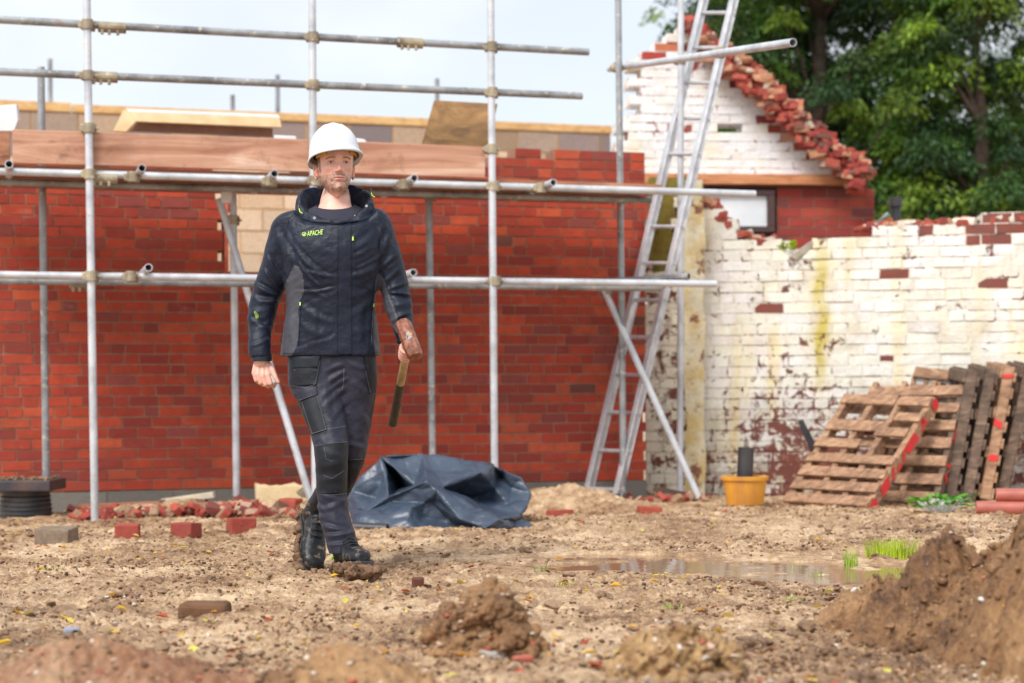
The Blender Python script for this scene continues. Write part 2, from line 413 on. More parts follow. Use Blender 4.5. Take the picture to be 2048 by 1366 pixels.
def rock(mb, c, size, R_, col, rg):
    global ROCK
    if ROCK is None:
        bm = bmesh.new(); bmesh.ops.create_icosphere(bm, subdivisions=2, radius=1); ROCK = ([v.co.copy() for v in bm.verts], [tuple(v.index for v in f.verts) for f in bm.faces]); bm.free()
    o = Vector((rg.uniform(0, 99), rg.uniform(0, 99), 0)); cuts = [(Vector((a, b, d_)), rg.uniform(.6, .85)) for a, b, d_ in ((1,0,0),(-1,0,0),(0,1,0),(0,-1,0),(0,0,1),(0,0,-1))]+[(Vector((rg.gauss(0,1), rg.gauss(0,1), rg.gauss(0,1))).normalized(), rg.uniform(.55, .8)) for _ in range(2)]
    vs = []
    for v in ROCK[0]:
        v = v*1.45*(1+.2*noise.noise(v*2+o))
        for n_, l_ in cuts:
            d_ = v.dot(n_)-l_
            if d_ > 0: v = v-n_*d_*.93
        vs.append(Vector(c)+R_ @ Vector((v.x*size[0], v.y*size[1], v.z*size[2])))
    mb.add(vs, ROCK[1], col)
REDS = [((.52, .066, .024), 26), ((.44, .052, .024), 30), ((.36, .042, .024), 22), ((.30, .040, .028), 9), ((.30, .062, .052), 6), ((.58, .095, .034), 10), ((.16, .06, .045), 1)]
def pick(rg, pal):
    t = rg.uniform(0, sum(w for _, w in pal))
    for c, w in pal:
        t -= w
        if t <= 0: break
    f = rg.uniform(.85, 1.12); return (c[0]*f, c[1]*f, c[2]*f, 1)
# --- red wall with window opening
def kred(px, py, s, z, rg):
    if 452 < px < 705 and 340 < py < 548: return False
    if px < 985 and py < 330: return False
    if py < 298: return False
    if py < 312: return px > 1030 and rg.random() < .8
    return True
def cred(px, py, rg, w): return pick(rg, REDS)
WA, WB = gp(-60, WALL), gp(1292, WALL)
RZ0 = .72-(978-795)/WALL(124)
red = empty('red_brick_wall', (WA.x, WA.y, 0), label='long red brick wall behind the scaffolding, with a window opening behind the man', cat='brick wall', kind='thing')
def under(o, p):
    mw_ = Matrix.LocRotScale(o.location, o.rotation_euler, None); o.parent = p; o.matrix_parent_inverse = parent_world(p).inverted()
def bondf(r): return 'stretcher' if r < 7 else ('mixed' if r % 3 else 'flemish')
w1 = brick_wall('brickwork', WA, WB, RZ0, 2.78, M_brick, cred, kred, bond=bondf, course=.0722, blen=.2007, seed=3, thick=.21, mortar=(.40, .23, .15, 1)); under(w1, red)
w2 = brick_wall('block_footing', WA, WB, RZ0-.235, RZ0-.001, M_block, lambda px, py, rg, w: (lambda g: (g*1.0, g*.95, g*.85, 1))(rg.uniform(.16, .23)), course=.232, blen=.45, thick=.24, seed=5, mortar=(.24, .19, .13, 1), proud=.004); under(w2, red)
# inner leaf reveals and pale frame edge of opening
rz, L = wall_frame(WA, WB); Mw = Matrix.Translation((WA.x, WA.y, 0)) @ Matrix.Rotation(rz, 4, 'Z')
uW = (WB-WA).normalized(); sO = s_on(WA, uW, 452); sO2 = s_on(WA, uW, 706)
mb = MB(); mb.box((sO-.004, -.012, 1.60), (sO+.022, .2, 2.2), (1,1,1,1), M=Mw)
mb.build('window_reveal', simple('salmon_render', (.72, .20, .12), (.55, .12, .07), 12, .8), red)
# --- rear block wall with timber plate
KA, KB = gp(-80, REAR), gp(1224, REAR)
zt = lambda: .72+(795-216)/REAR(60)
blockw = empty('block_wall', (KA.x, KA.y, 0), label='grey and buff concrete block wall with pale timber plate on top, behind the scaffold deck', cat='block wall', kind='thing')
def cblk(px, py, rg, w):
    return pick(rg, [((.42, .31, .24), 4), ((.38, .26, .17), 3), ((.30, .23, .21), 3), ((.48, .34, .23), 3), ((.22, .18, .18), 1)]) if py < 320 else pick(rg, [((.66, .46, .30), 3), ((.72, .54, .38), 3)])
zT = zt(); w3 = brick_wall('blockwork', KA, KB, zT-.225*12, zT, M_block, cblk, course=.2249, blen=.45, seed=9, gap=.016, mortar=(.60, .36, .16, 1), thick=.14, jit=.003); under(w3, blockw)
rz, L = wall_frame(KA, KB); Mk = Matrix.Translation((KA.x, KA.y, 0)) @ Matrix.Rotation(rz, 4, 'Z')
for a, b, dz in ((0, 1.05, .012), (1.06, 3.4, 0), (3.404, L+.01, .004)):
    mb = MB(); mb.box((a, -.02, zT+.002), (b, .12, zT+.082+dz), (1,1,1,1), M=Mk); mb.build('wall_plate', M_pine, blockw, bevel=.004)
# --- painted wall on the right
RZT = lambda px: 9
top_r = [(1392, 392), (1410, 398), (1425, 412), (1440, 428), (1462, 450), (1480, 470), (1500, 474), (1520, 482), (1560, 492), (1590, 500), (1625, 488), (1660, 480), (1716, 476), (1718, 458), (1760, 452), (1800, 450), (1850, 452), (1900, 446), (1960, 440), (2010, 438), (2060, 436)]
def topy(px, prof):
    for (a, b), (c, d) in zip(prof, prof[1:]):
        if a <= px <= c: return b+(d-b)*(px-a)/(c-a)
    return prof[0][1] if px < prof[0][0] else prof[-1][1]
def kright(px, py, s, z, rg): return py > topy(px, top_r)-4+rg.uniform(-9, 9)
def cpaint(pr, ptop, px, py, rg, w, top=None):
    d = py-(topy(px, top) if top else 0)
    t = rg.random()
    core = 0.0
    if t < (ptop if (top and d < 26) else pr): core = 1.0
    elif t < pr*2.5: core = .80
    g = rg.uniform(.93, 1.0)
    return (g, g*rg.uniform(.96, 1), g*rg.uniform(.88, 1), 1-(.36 if core == 1 else .12 if core else rg.uniform(0, .05)))
def cright(px, py, rg, w):
    if 1935 < px < 2010 and py < 492: return (1, 1, 1, .5)
    return cpaint(.018, .25, px, py, rg, w, top_r)
RX = RB+ru*1.6
rwall = empty('painted_brick_wall', (RA.x, RA.y, 0), label='flaking white painted brick wall with yellow-green streaks and ragged top, behind the pallets', cat='brick wall', kind='thing')
w4 = brick_wall('brickwork', RA, RX, -.12, 2.45, M_paint, cright, kright, bond='mixed', seed=11, thick=.22, mortar=(.88, .86, .80, .905), proud=.005, jit=.004, gap=.012); under(w4, rwall)
rz_R = math.atan2(ru.y, ru.x)
rt = random.Random(19); mb = MB()
for i in range(120):
    if i < 62: px = rt.uniform(1402, 1565)
    elif i < 80: px = rt.uniform(1720, 1850)
    else: px = rt.uniform(1850, 2060)
    py = topy(px, top_r)+rt.uniform(-4, 10 if px < 1600 else 3); s_ = s_on(RA, ru, px); q = RA+ru*s_; c = P(px, py, q.y+rt.uniform(.02, .16)); w = rt.choice((.10, .05, .04, .06))
    R_ = Matrix.Rotation(rt.gauss(0, .2), 4, 'Y') @ Matrix.Rotation(rz_R+rt.gauss(0, .25), 4, 'Z')
    rock(mb, c, (w*rt.uniform(.8, 1.2), .05, rt.uniform(.024, .042)), R_, pick(rt, [((.40, .08, .05), 5), ((.55, .28, .17), 5), ((.30, .06, .05), 3), ((.72, .66, .55), 3)]), rt)
mb.build('broken_top_bricks', M_col, rwall, kind='stuff')
# pier where the two walls meet: rough mottled return and a smooth cream edge
pA = Vector(((1290-CX)/259, F/259)); pB = Vector(((1393-CX)/260, F/260))
M_pier = mat_painted('pier_paint', False)
def cpier(px, py, rg, w): return (.92, .86, .74, rg.uniform(.80, .95)) if px < 1366 else (.98, .93, .74, 1)
def kpier(px, py, s, z, rg): return py > 400-(px-1300)*.05 if px < 1366 else py > 390
w5 = brick_wall('pier_brickwork', pA, pB, -.12, 2.42, M_pier, cpier, lambda px, py, s, z, rg: kpier(px, py, s, z, rg) and not (1303 < px < 1364 and 404 < py < 545), bond='mixed', seed=21, thick=.3, mortar=(.75, .70, .58, .86), jit=.004); under(w5, rwall)
mb = MB(); uP = (pB-pA).normalized(); rzP = math.atan2(uP.y, uP.x); Mp = Matrix.Translation((pA.x, pA.y, 0)) @ Matrix.Rotation(rzP, 4, 'Z')
mb.box((.31, -.035, -.12), ((pB-pA).length+.06, .26, 2.38), (1,1,1,1), M=Mp, jit=.006); 
mc = NT('cream_render'); v = mc.coord(); c = mc.mix(mc.rng(mc.noise(v, 5, 6, .65), .42, .62, 0, 1), (.80, .74, .55), (.72, .55, .24)); c = mc.mix(mc.rng(mc.noise(v, 9, 7, .75), .55, .60, 0, 1), c, (.26, .11, .07)); c = mc.mix(mc.rng(mc.noise(v, 3, 6, .7), .5, .65, 0, .6), c, (.50, .40, .26)); mc.base(c); mc.set(Roughness=.85); mc.bump(mc.noise(v, 20, 6, .7), .7, .02)
ro = mb.build('rendered_corner', mc.m, rwall)
bm = bmesh.new(); bm.from_mesh(ro.data); bmesh.ops.subdivide_edges(bm, edges=[e for e in bm.edges if e.calc_length() > .5], cuts=60); bmesh.ops.recalc_face_normals(bm, faces=bm.faces)
for v in bm.verts: q = noise.noise(Vector((v.co.x*6, v.co.y*6, v.co.z*5))); v.co += Vector((q*.03, -abs(q)*.02, 0))
bm.to_mesh(ro.data); bm.free()
mb = MB(); mb.box((.03, .10, 1.5), (.33, .16, 2.42), (1,1,1,1), M=Mp)
mb.build('mossy_recess', simple('mossy_brown', (.17, .10, .02), (.24, .20, .03), 9, .9, bump=.6, bdist=.02), rwall)
# --- gable building behind
GP = 227.0; GY = F/GP
GA = Vector(((1236-CX)/GP, GY)); GB = Vector(((1752-CX)/(GP*.985), F/(GP*.985)))
gab = [(1246, 360), (1244, 320), (1250, 262), (1262, 232), (1272, 190), (1272, 140), (1290, 110), (1312, 88), (1330, 66), (1362, 48), (1376, 36), (1392, 38), (1400, 60), (1422, 80), (1452, 96), (1476, 118), (1508, 136), (1536, 160), (1560, 188), (1590, 200), (1612, 232), (1640, 256), (1666, 286), (1700, 300), (1722, 322), (1740, 345), (1738, 372), (1246, 372)]
ledge = [(1376, 36), (1400, 60), (1452, 96), (1508, 136), (1560, 188), (1612, 232), (1666, 286), (1722, 322), (1740, 350)]
def edged(px, py):
    best = 1e9
    for (a, b), (c, d) in zip(ledge, ledge[1:]):
        vx, vy = c-a, d-b; t = max(0, min(1, ((px-a)*vx+(py-b)*vy)/(vx*vx+vy*vy))); best = min(best, math.hypot(px-a-t*vx, py-b-t*vy))
    return best
def kgab(px, py, s, z, rg):
    if abs(px-1472) < 12 and abs(py-257) < 9: return False
    return inpoly(px+rg.uniform(-3, 3), py+rg.uniform(-3, 3), gab)
def cgab(px, py, rg, w):
    e = edged(px, py); lw = 62 if px > 1440 else 24
    if e < lw-rg.uniform(0, 12) or (px < 1345 and py < 118 and not inpoly(px-16, py-14, gab)): return pick(rg, [((.52, .10, .06), 5), ((.40, .055, .04), 4), ((.66, .33, .20), 2), ((.30, .06, .06), 2), ((.60, .2, .10), 2)])[:3]+(.2,)
    return (1, 1, 1, rg.uniform(.93, 1)) if rg.random() > .05 else (1, 1, 1, .74)
mg = NT('gable_paint'); v = mg.coord(); a = mg.attr(); nn = mg.noise(v, 7, 6, .68, .5)
pc = mg.mix(mg.rng(mg.noise(v, 3, 5), .5, .7, 0, 1), (.84, .84, .85), (.82, .76, .62)); pc = mg.mix(mg.rng(mg.noise(v, 30, 4), .5, .75, 0, .35), pc, (.48, .42, .36)); pc = mg.mix(mg.rng(mg.noise(v, 5.5, 7, .75), .52, .68, 0, .5), pc, (.58, .50, .40))
kk = mg.rng(mg.math('ADD', nn, mg.math('SUBTRACT', 1.0, a.outputs['Alpha'])), .70, .74, 0, 1)
red2 = mg.mix(mg.rng(a.outputs['Alpha'], .25, .6, 0, 1), a.outputs['Color'], (.32, .07, .05)); red2 = mg.mix(mg.rng(mg.noise(v, 12, 6, .7), .5, .75, 0, .6), red2, (.16, .05, .04))
mg.base(mg.mix(kk, pc, red2)); mg.set(Roughness=.85); mg.bump(nn, .6, .02)
gable = empty('gable_building', (GA.x, GA.y, 0), label='ruined white painted gable end with broken red brick slope, standing behind the ladder', cat='ruined building')
gw = brick_wall('gable_wall', GA, GB, .72+(795-372)/GP, .72+(795-30)/GP, mg.m, cgab, kgab, course=.079, seed=31, thick=.24, gap=.012,
    mortar=(.74, .70, .62, .84), jit=.003, depthf=lambda px, py, rg: (rg.uniform(-.03, .10) if edged(px, py) < 60 else 0)); under(gw, gable)
rgg = random.Random(8); mb = MB()   # tumbled bricks along the broken slope
for i in range(420):
    t = rgg.uniform(0, len(ledge)-1.001); k = int(t); f = t-k
    px = ledge[k][0]*(1-f)+ledge[k+1][0]*f; py = ledge[k][1]*(1-f)+ledge[k+1][1]*f
    off = rgg.uniform(-6, 42) if px > 1440 else rgg.uniform(-3, 10); px -= off*.7; py += off*.7+2
    c = P(px, py, GY+rgg.uniform(-.10, .03)); R_ = Matrix.Rotation(rgg.gauss(.05, .16), 4, 'Y') @ Matrix.Rotation(rgg.uniform(-.5, .5), 4, 'Z') @ Matrix.Rotation(rgg.uniform(-.15, .15), 4, 'X')
    w = rgg.choice((.05, .10, .08, .035)); rock(mb, c, (w*rgg.uniform(.8, 1.2), .06, rgg.uniform(.028, .045)), R_, pick(rgg, [((.44, .09, .06), 5), ((.34, .05, .04), 5), ((.52, .26, .15), 6), ((.60, .50, .40), 1), ((.22, .09, .07), 4)]), rgg)
mb.build('broken_coping', M_col, gable, kind='stuff')
uG = (GB-GA).normalized(); rzG = math.atan2(uG.y, uG.x); Mg = Matrix.Translation((GA.x, GA.y, 0)) @ Matrix.Rotation(rzG, 4, 'Z')
sg = lambda px: s_on(GA, uG, px)
GZ = lambda py: .72+(795-py)/GP
lw = brick_wall('lower_brickwork', GA+uG*sg(1556), GA+uG*sg(1751), -.1, GZ(375), M_brick, lambda px, py, rg, w: pick(rg, [((.36, .045, .035), 5), ((.27, .035, .03), 4), ((.44, .065, .04), 3), ((.20, .05, .05), 1)]), course=.086, seed=33, thick=.2, mortar=(.30, .21, .12, 1)); under(lw, gable)
lw2 = brick_wall('side_brickwork', GA+uG*.02, GA+uG*sg(1400), 1.6, GZ(376), M_brick, lambda px, py, rg, w: pick(rg, REDS), course=.086, seed=35, thick=.2); under(lw2, gable)
mb = MB(); mb.box((sg(1400), .06, GZ(500)), (sg(1557), .12, GZ(374)), M=Mg); mb.build('dark_backing', simple('dark_timber', (.06, .035, .03), (.10, .05, .04), 6, .7), gable)
wf = MB()
x0, x1, z0, z1 = sg(1402), sg(1550), GZ(466), GZ(380)
for lo, hi in (((x0, -.05, z0), (x1, .05, z0+.055)), ((x0, -.05, z1-.05), (x1, .05, z1)), ((x1-.065, -.048, z0+.056), (x1, .05, z1-.051))): wf.box(lo, hi, M=Mg)
wfo = wf.build('window_frame', simple('dark_frame', (.05, .03, .028), (.09, .04, .035), 8, .5), gable, bevel=.006)
mb = MB(); mb.box((x0, -.012, z0+.058), (x1-.068, .03, z1-.053), M=Mg); mb.build('window_panel', simple('whitened_pane', (.80, .82, .84), (.68, .72, .76), 5, .3, bump=.05), wfo)
mb = MB(); mb.box((sg(1240), -.10, GZ(371)), (sg(1712), -.02, GZ(350)), M=Mg); mb.build('fascia_board', mat_wood('orange_timber', (.58, .25, .11), (.36, .12, .05), (.66, .36, .18)), gable, bevel=.005)
mb = MB(); mb.box((sg(1250), -.02, GZ(376)), (sg(1735), .2, GZ(371)), M=Mg); mb.build('fascia_underside', simple('underside_shade', (.10, .04, .03), (.16, .06, .04), 7, .8), gable)  # dark strip: shade under the fascia painted as colour
# soot black chimney-like flue and fence bits behind the right wall
mb = MB(); c = P(1791, 420, 15.4); mb.lathe([(.045, c.z-.6), (.045, c.z+.02), (.062, c.z+.03), (.062, c.z+.11), (.05, c.z+.115)], c.x, c.y, 20)
mb.build('flue_pipe', M_pvc, None, sm=False, label='short black flue pipe with cap rising behind the painted wall', cat='flue')
mb = MB(); mb.tube(P(1745, 455, 15.6), P(1776, 428, 15.6), .02); mb.tube(P(1745, 455, 15.6), P(1744, 560, 15.6), .02); mb.build('angled_rail', M_galvdark, None, label='thin grey rail slanting up beside the black flue', cat='rail')

# ================================================================== TREES
ml = NT('leaf'); a = ml.attr(); ml.base(a.outputs['Color']); ml.set(Roughness=.55, Specular_IOR_Level=.3)
tr = ml.n('ShaderNodeBsdfTranslucent'); ml.l(a.outputs['Color'], tr.inputs[0]); ms = ml.n('ShaderNodeMixShader'); ms.inputs[0].default_value = .25
ml.l(ml.b.outputs[0], ms.inputs[1]); ml.l(tr.outputs[0], ms.inputs[2]); ml.l(ms.outputs[0], ml.t.nodes['Material Output'].inputs[0])
M_leaf = ml.m; M_bark = simple('bark', (.10, .07, .05), (.05, .035, .025), 12, .9, bump=.8, bdist=.02)
def tree(X, Y, zlo, zhi, rad, nclump, nleaf, seed, label, cols, leaf=.034, dens=1.0, trunk=True, spread=.40):
    rg = np.random.RandomState(seed); t = empty('tree', (X, Y, -.1), label=label, cat='tree', group='trees behind the ruined walls')
    b = MB(); pr = random.Random(seed); pts = [Vector((X, Y, -.2))]
    for i in range(1, 7): pts.append(Vector((X+pr.uniform(-.15, .15)*i*.4, Y+pr.uniform(-.1, .1)*i, zhi*.9*i/6)))
    for i in range(6): b.tube(pts[i], pts[i+1], .17*(1-i/7), .17*(1-(i+1)/7), 10)
    b.build('trunk', M_bark, t, sm=True)
    # clumps spread through the crown volume
    n = nclump; ph = rg.uniform(0, 2*np.pi, n); zz = rg.uniform(0, 1, n); rr = rad*np.sqrt(rg.uniform(.12, 1, n))*(1.08-.75*zz**1.6)*rg.uniform(.75, 1.12, n)
    cc = np.stack([X+rr*np.cos(ph), Y+rr*np.sin(ph)*.7, zlo+zz*(zhi-zlo)+rg.normal(0, .12, n)], 1)
    lb = MB()
    for k in range(0, n, 6):
        p = Vector(cc[k]); q = pts[min(5, max(1, int((p.z-.5)/(zhi*.9)*6)))]; mid = (p+q)/2+Vector((0, 0, .1))
        lb.tube(q, mid, .035, .022, 6, cap=False); lb.tube(mid, p, .022, .006, 6, cap=False)
    lb.build('limbs', M_bark, t, sm=True)
    cb = cols[rg.randint(0, len(cols), n)]*rg.uniform(.4, 1.35, (n, 1))
    m = nleaf; tot = n*m
    c = np.repeat(cc, m, 0); col = np.repeat(cb, m, 0)*rg.uniform(.7, 1.4, (tot, 1))
    sz = np.repeat(rg.uniform(.6, 1.15, n)*spread, m)
    d = rg.normal(0, 1, (tot, 3)); d /= np.linalg.norm(d, axis=1)[:, None]; rad_ = rg.uniform(0, 1, tot)**.45
    p = c+d*(sz*rad_)[:, None]*np.array([1.15, 1.0, .5])
    p[:, 2] -= .55*((p[:, 0]-c[:, 0])**2+(p[:, 1]-c[:, 1])**2)/sz
    out = d+rg.normal(0, .35, (tot, 3)); out[:, 2] -= 1.0; out /= np.linalg.norm(out, axis=1)[:, None]
    side = np.cross(out, rg.normal(0, 1, (tot, 3))); side /= np.linalg.norm(side, axis=1)[:, None]
    L = leaf*rg.uniform(.8, 1.7, tot)[:, None]; W = leaf*rg.uniform(.3, .62, tot)[:, None]
    V = np.stack([p-out*L, p+side*W, p+out*L, p-side*W], 1).reshape(-1, 3)
    Fq = np.arange(tot*4).reshape(-1, 4); cl = np.concatenate([np.repeat(col, 4, 0), np.ones((tot*4, 1))], 1)
    link('crown', npmesh('crown', V, Fq, M_leaf, cl), t)
GC = np.array([(.085, .17, .020), (.06, .13, .022), (.036, .085, .02), (.17, .27, .026), (.022, .055, .018), (.035, .075, .02)])
GD = np.array([(.065, .115, .014), (.035, .07, .012), (.11, .16, .018)])
tree(3.9, 21.5, 2.6, 9.2, 1.75, 303, 253, 1, 'broad bright green tree directly behind the broken gable slope', GC)
tree(5.6, 20.6, .8, 6.6, 1.35, 197, 253, 2, 'bushy green tree with fresh light sprays, above the middle of the painted wall', GC)
tree(7.3, 21.6, .6, 9.4, 1.4, 197, 234, 3, 'dark olive tree at the right with many gaps of sky', GD)
tree(5.5, 24.0, 4.6, 9.6, 1.7, 197, 234, 4, 'darker tree standing behind the others, its crown filling the upper right', GD)
tree(7.0, 25.5, .2, 5.0, 2.2, 197, 214, 7, 'shaded undergrowth tree filling the gap low behind the painted wall', GD)
tree(3.15, 22.9, 3.2, 8.8, 1.15, 218, 217, 8, 'green tree filling in behind the peak of the gable', GC)
tree(2.75, 24.5, 6.0, 9.5, .75, 34, 70, 5, 'thin sparse treetop beside the top of the ladder', GC, spread=.3)
tree(4.6, 24.5, -.2, 5.4, 1.6, 171, 234, 6, 'low shaded evergreen seen below the other crowns, behind the flue', GD)

# ================================================================== SCAFFOLD
R0 = .0242; nW = Vector((-uW.y, uW.x)); nW = nW if nW.y < 0 else -nW
sc = empty('scaffolding', (P(190, 1045, F/FRONT(190)).x, F/FRONT(190), -.05), label='galvanised tube scaffolding bolted together along the red brick wall', cat='scaffolding')
def tubep(name, a, b, mat=M_galv, hollow=False, r=R0):
    m = MB(); m.tube(a, b, r, n=18, inner=r*.83 if hollow else 0); o = m.build(name, mat, sc); smooth(o.data)
    for p in o.data.polygons:
        if len(p.vertices) > 4: p.use_smooth = False
    md = o.modifiers.new('e', 'EDGE_SPLIT'); md.split_angle = math.radians(50); return o
Ff = lambda x, d=0: F/FRONT(x)+d
Fi = lambda x, d=0: F/INNER(x)+d
for xt, xb, yb in ((173, 190, 1047), (624, 631, 1040), (981, 990, 1030)):
    tubep('standard', P(xt, -30, Ff(xt)), P(xb, yb, Ff(xb)))
tubep('standard', P(82, 134, Fi(82)), P(93, 1000, Fi(93)), M_galvdark)
tubep('standard', P(466, 384, Fi(466)), P(473, 992, Fi(473)))
tubep('standard', P(858, 388, Fi(858)), P(866, 1000, Fi(866)), M_galvdark)
tubep('standard', P(1236, -30, Fi(1236)), P(1247, 985, Fi(1247)), M_galvdark)
tubep('standard', P(1362, -30, 12.75), P(1360, 985, 12.75))
for x, y0, y1 in ((100, 118, 260), (465, 190, 300), (555, 150, 300), (874, 157, 300)):
    tubep('far_standard', P(x, y0, F/REAR(x)+.9), P(x+1, y1, F/REAR(x)+.9), M_galvdark)
tubep('guard_rail', P(-60, 36, Ff(-60, .055)), P(1177, 104, Ff(1177, .055)), M_galvdark, True)
tubep('guard_rail', P(-60, 141, Ff(-60, .055)), P(1164, 192, Ff(1164, .055)), M_galvdark, True)
tubep('ledger', P(-60, 341, Ff(-60, .055)), P(1510, 388, Ff(1510, .055)), M_galv, True)
tubep('ledger', P(-60, 549, Ff(-60, .055)), P(1432, 568, Ff(1432, .055)), M_galv, True)
tubep('ledger', P(-60, 362, Ff(-60, .36)), P(1302, 400, Ff(1302, .36)), M_galvdark, True)
tubep('ledger', P(-60, 561, Ff(-60, .36)), P(1322, 576, Ff(1322, .36)), M_galvdark, True)
tubep('transom', P(1219, 138, 12.9), P(1586, 85, 9.6), M_galv, True)
for ex, ey in ((18, 328), (284, 336), (549, 347), (829, 356), (1107, 365)):
    e = P(ex, ey, Ff(ex, -.16)); tubep('transom', e, e+Vector((-nW.x, -nW.y, 0))*.95, M_galv, True)
for ex, ey in ((297, 535), (827, 545)):
    e = P(ex, ey, Ff(ex, -.18)); tubep('transom', e, e+Vector((-nW.x, -nW.y, 0))*.95, M_galv, True)
tubep('transom', P(1180, 566, 12.3), P(1378, 553, 11.8), M_galvdark, True)
tubep('brace', P(438, 398, Fi(438, -.10)), P(626, 1014, Fi(626, -.45)))
tubep('brace', P(1203, 568, 12.2), P(1398, 996, 12.1))
def coupler(px, py, Y, sleeve=False, dirv=None):
    m = MB(); c = P(px, py, Y)
    if sleeve:
        d = Vector((uW.x, uW.y, 0)) * .085; m.tube(c-d+Vector((0, 0, -.006)), c+d+Vector((0, 0, -.006)), .034, n=14)
        for s in (-.6, -.1, .5):
            q = c+d*s; m.tube(q+Vector((0, -.035, -.03)), q+Vector((0, -.035, -.06)), .011, n=6)
    else:
        m.tube(c+Vector((0, 0, -.032)), c+Vector((0, 0, .032)), .034, n=14)
        d = Vector((uW.x, uW.y, 0))*.034; q = c+Vector((0, .05, 0)); m.tube(q-d, q+d, .033, n=14)
        m.box((c.x-.05, c.y-.015, c.z-.022), (c.x-.028, c.y+.07, c.z+.022)); m.tube(c+Vector((-.06, .02, 0)), c+Vector((.055, .02, 0)), .008, n=6)
        m.tube(c+Vector((-.062, .02, 0)), c+Vector((-.04, .02, 0)), .014, n=6)
    m.build('coupler', M_fit, sc, bevel=.003)
def yat(x, x0, y0, x1, y1): return y0+(y1-y0)*(x-x0)/(x1-x0)
for xt in (174, 625, 983):
    coupler(xt+1, yat(xt, -60, 36, 1177, 104), Ff(xt)); coupler(xt+2, yat(xt, -60, 141, 1164, 192), Ff(xt))
    coupler(xt+5, yat(xt, -60, 341, 1510, 388), Ff(xt)); coupler(xt+8, yat(xt, -60, 549, 1432, 568), Ff(xt))
coupler(178, 256, Ff(178)); coupler(984, 298, Ff(984)); coupler(1236, 134, 12.5); coupler(1362, 120, 12.75); coupler(1440, 104, 11.3)
for x, y, s in ((224, 53, 0), (207, 152, 0), (207, 354, 0), (165, 566, .7), (1240, 396, .9), (1330, 560, .5), (820, 84, 0)): coupler(x, y, Ff(x, .055+s), True)
for x, y in ((262, 551), (265, 352), (540, 360), (808, 367), (1082, 374)): coupler(x, y+2, Ff(x, .0))
for x, y in ((466, 440), (470, 565), (862, 392), (1246, 398), (1246, 574)): coupler(x, y, Fi(x))
coupler(1343, 880, 12.3); coupler(1215, 580, 12.2); coupler(612, 985, Fi(612, -.4))
mb = MB(); c = P(454, 393, Fi(454, -.12)); mb.box((c.x-.035, c.y-.035, c.z-.045), (c.x+.035, c.y+.035, c.z+.05)); mb.build('end_cap', M_white, sc, bevel=.01)

# deck boards (each a thing)
ZD = 2.165
def fpt(x, off): return gp(x, FRONT)+Vector((-nW.x, -nW.y))*off
def plank(name, xa, xb, off, w, z, th, mat, label, cat, group=None, warp=0):
    A_, B_ = fpt(xa, off), fpt(xb, off); rz_, L_ = wall_frame(A_, B_)
    m = MB(); n_ = 8
    for i in range(n_): m.box((L_*i/n_, 0, warp*math.sin(math.pi*i/n_)), (L_*(i+1)/n_, w, th+warp*math.sin(math.pi*i/n_)))
    me = bpy.data.meshes.new(name); vs = []; 
    for i in range(n_+1):
        s_ = L_*i/n_; dz = warp*math.sin(math.pi*i/n_); vs += [(s_, 0, dz), (s_, w, dz), (s_, w, th+dz), (s_, 0, th+dz)]
    fs = [(4*i+a_, 4*i+(a_+1) % 4, 4*i+4+(a_+1) % 4, 4*i+4+a_) for i in range(n_) for a_ in range(4)]+[(0, 3, 2, 1), (4*n_, 4*n_+1, 4*n_+2, 4*n_+3)]
    me = mesh(name, vs, [f[::-1] for f in fs], mat); bm = bmesh.new(); bm.from_mesh(me); bmesh.ops.recalc_face_normals(bm, faces=bm.faces); bm.to_mesh(me)
    o = link(name, me, None, label=label, cat=cat, group=group); o.location = (A_.x, A_.y, z); o.rotation_euler = (0, 0, rz_)
    b = o.modifiers.new('b', 'BEVEL'); b.width = .003; return o
names = ['front edge', 'second from the front', 'third from the front', 'inner row by the wall']
for i in range(4):
    plank('scaffold_board', -90, 1000-i*12, .075+i*.235, .225, ZD-.038+.002*i, .038, M_board, f'long brown board of the left deck, {names[i]}', 'scaffold board', 'scaffold boards of the deck')
    plank('scaffold_board', 1004-i*12, 1335-i*6, .075+i*.235, .225, ZD-.036+.002*i, .038, M_board, f'orange brown board right of the toe board, {names[i]}', 'scaffold board', 'scaffold boards of the deck')
a_ = P(28, 311, Ff(28, .055)); 
plank('toe_board', 28, 976, .033, .036, ZD+.004, .205, M_toe, 'long pinkish timber toe board standing on edge along the scaffold deck', 'toe board', warp=.004)
plank('toe_board', -90, 23, .033, .036, ZD-.012, .20, M_board, 'short dark board end at the far left edge beside the long toe board', 'toe board')
def quadslab(name, pts, Y, mat, th=.02, label=None, cat=None, parent=None, sub=1, group=None):
    if not isinstance(Y, (list, tuple)): Y = [Y]*len(pts)
    vs = [P(p[0], p[1], y) for p, y in zip(pts, Y)]; n = len(vs)
    nn = (vs[1]-vs[0]).cross(vs[2]-vs[0]).normalized(); nn = nn if nn.y > 0 else -nn
    vs2 = [v+nn*th for v in vs]
    me = mesh(name, vs+vs2, [tuple(range(n)), tuple(range(2*n-1, n-1, -1))]+[(i, n+i, n+(i+1) % n, (i+1) % n) for i in range(n)], mat)
    bm = bmesh.new(); bm.from_mesh(me); bmesh.ops.recalc_face_normals(bm, faces=bm.faces); bm.to_mesh(me)
    o = link(name, me, parent, label=label, cat=cat, group=group); b = o.modifiers.new('b', 'BEVEL'); b.width = min(.004, th*.3); b.segments = 2; return o
quadslab('plywood_sheet', [(868, 200), (995, 207), (974, 300), (842, 292)], [11.75, 11.8, 11.35, 11.3], M_ply, .018, 'mud stained brown plywood sheet leaning on the scaffold deck', 'plywood')
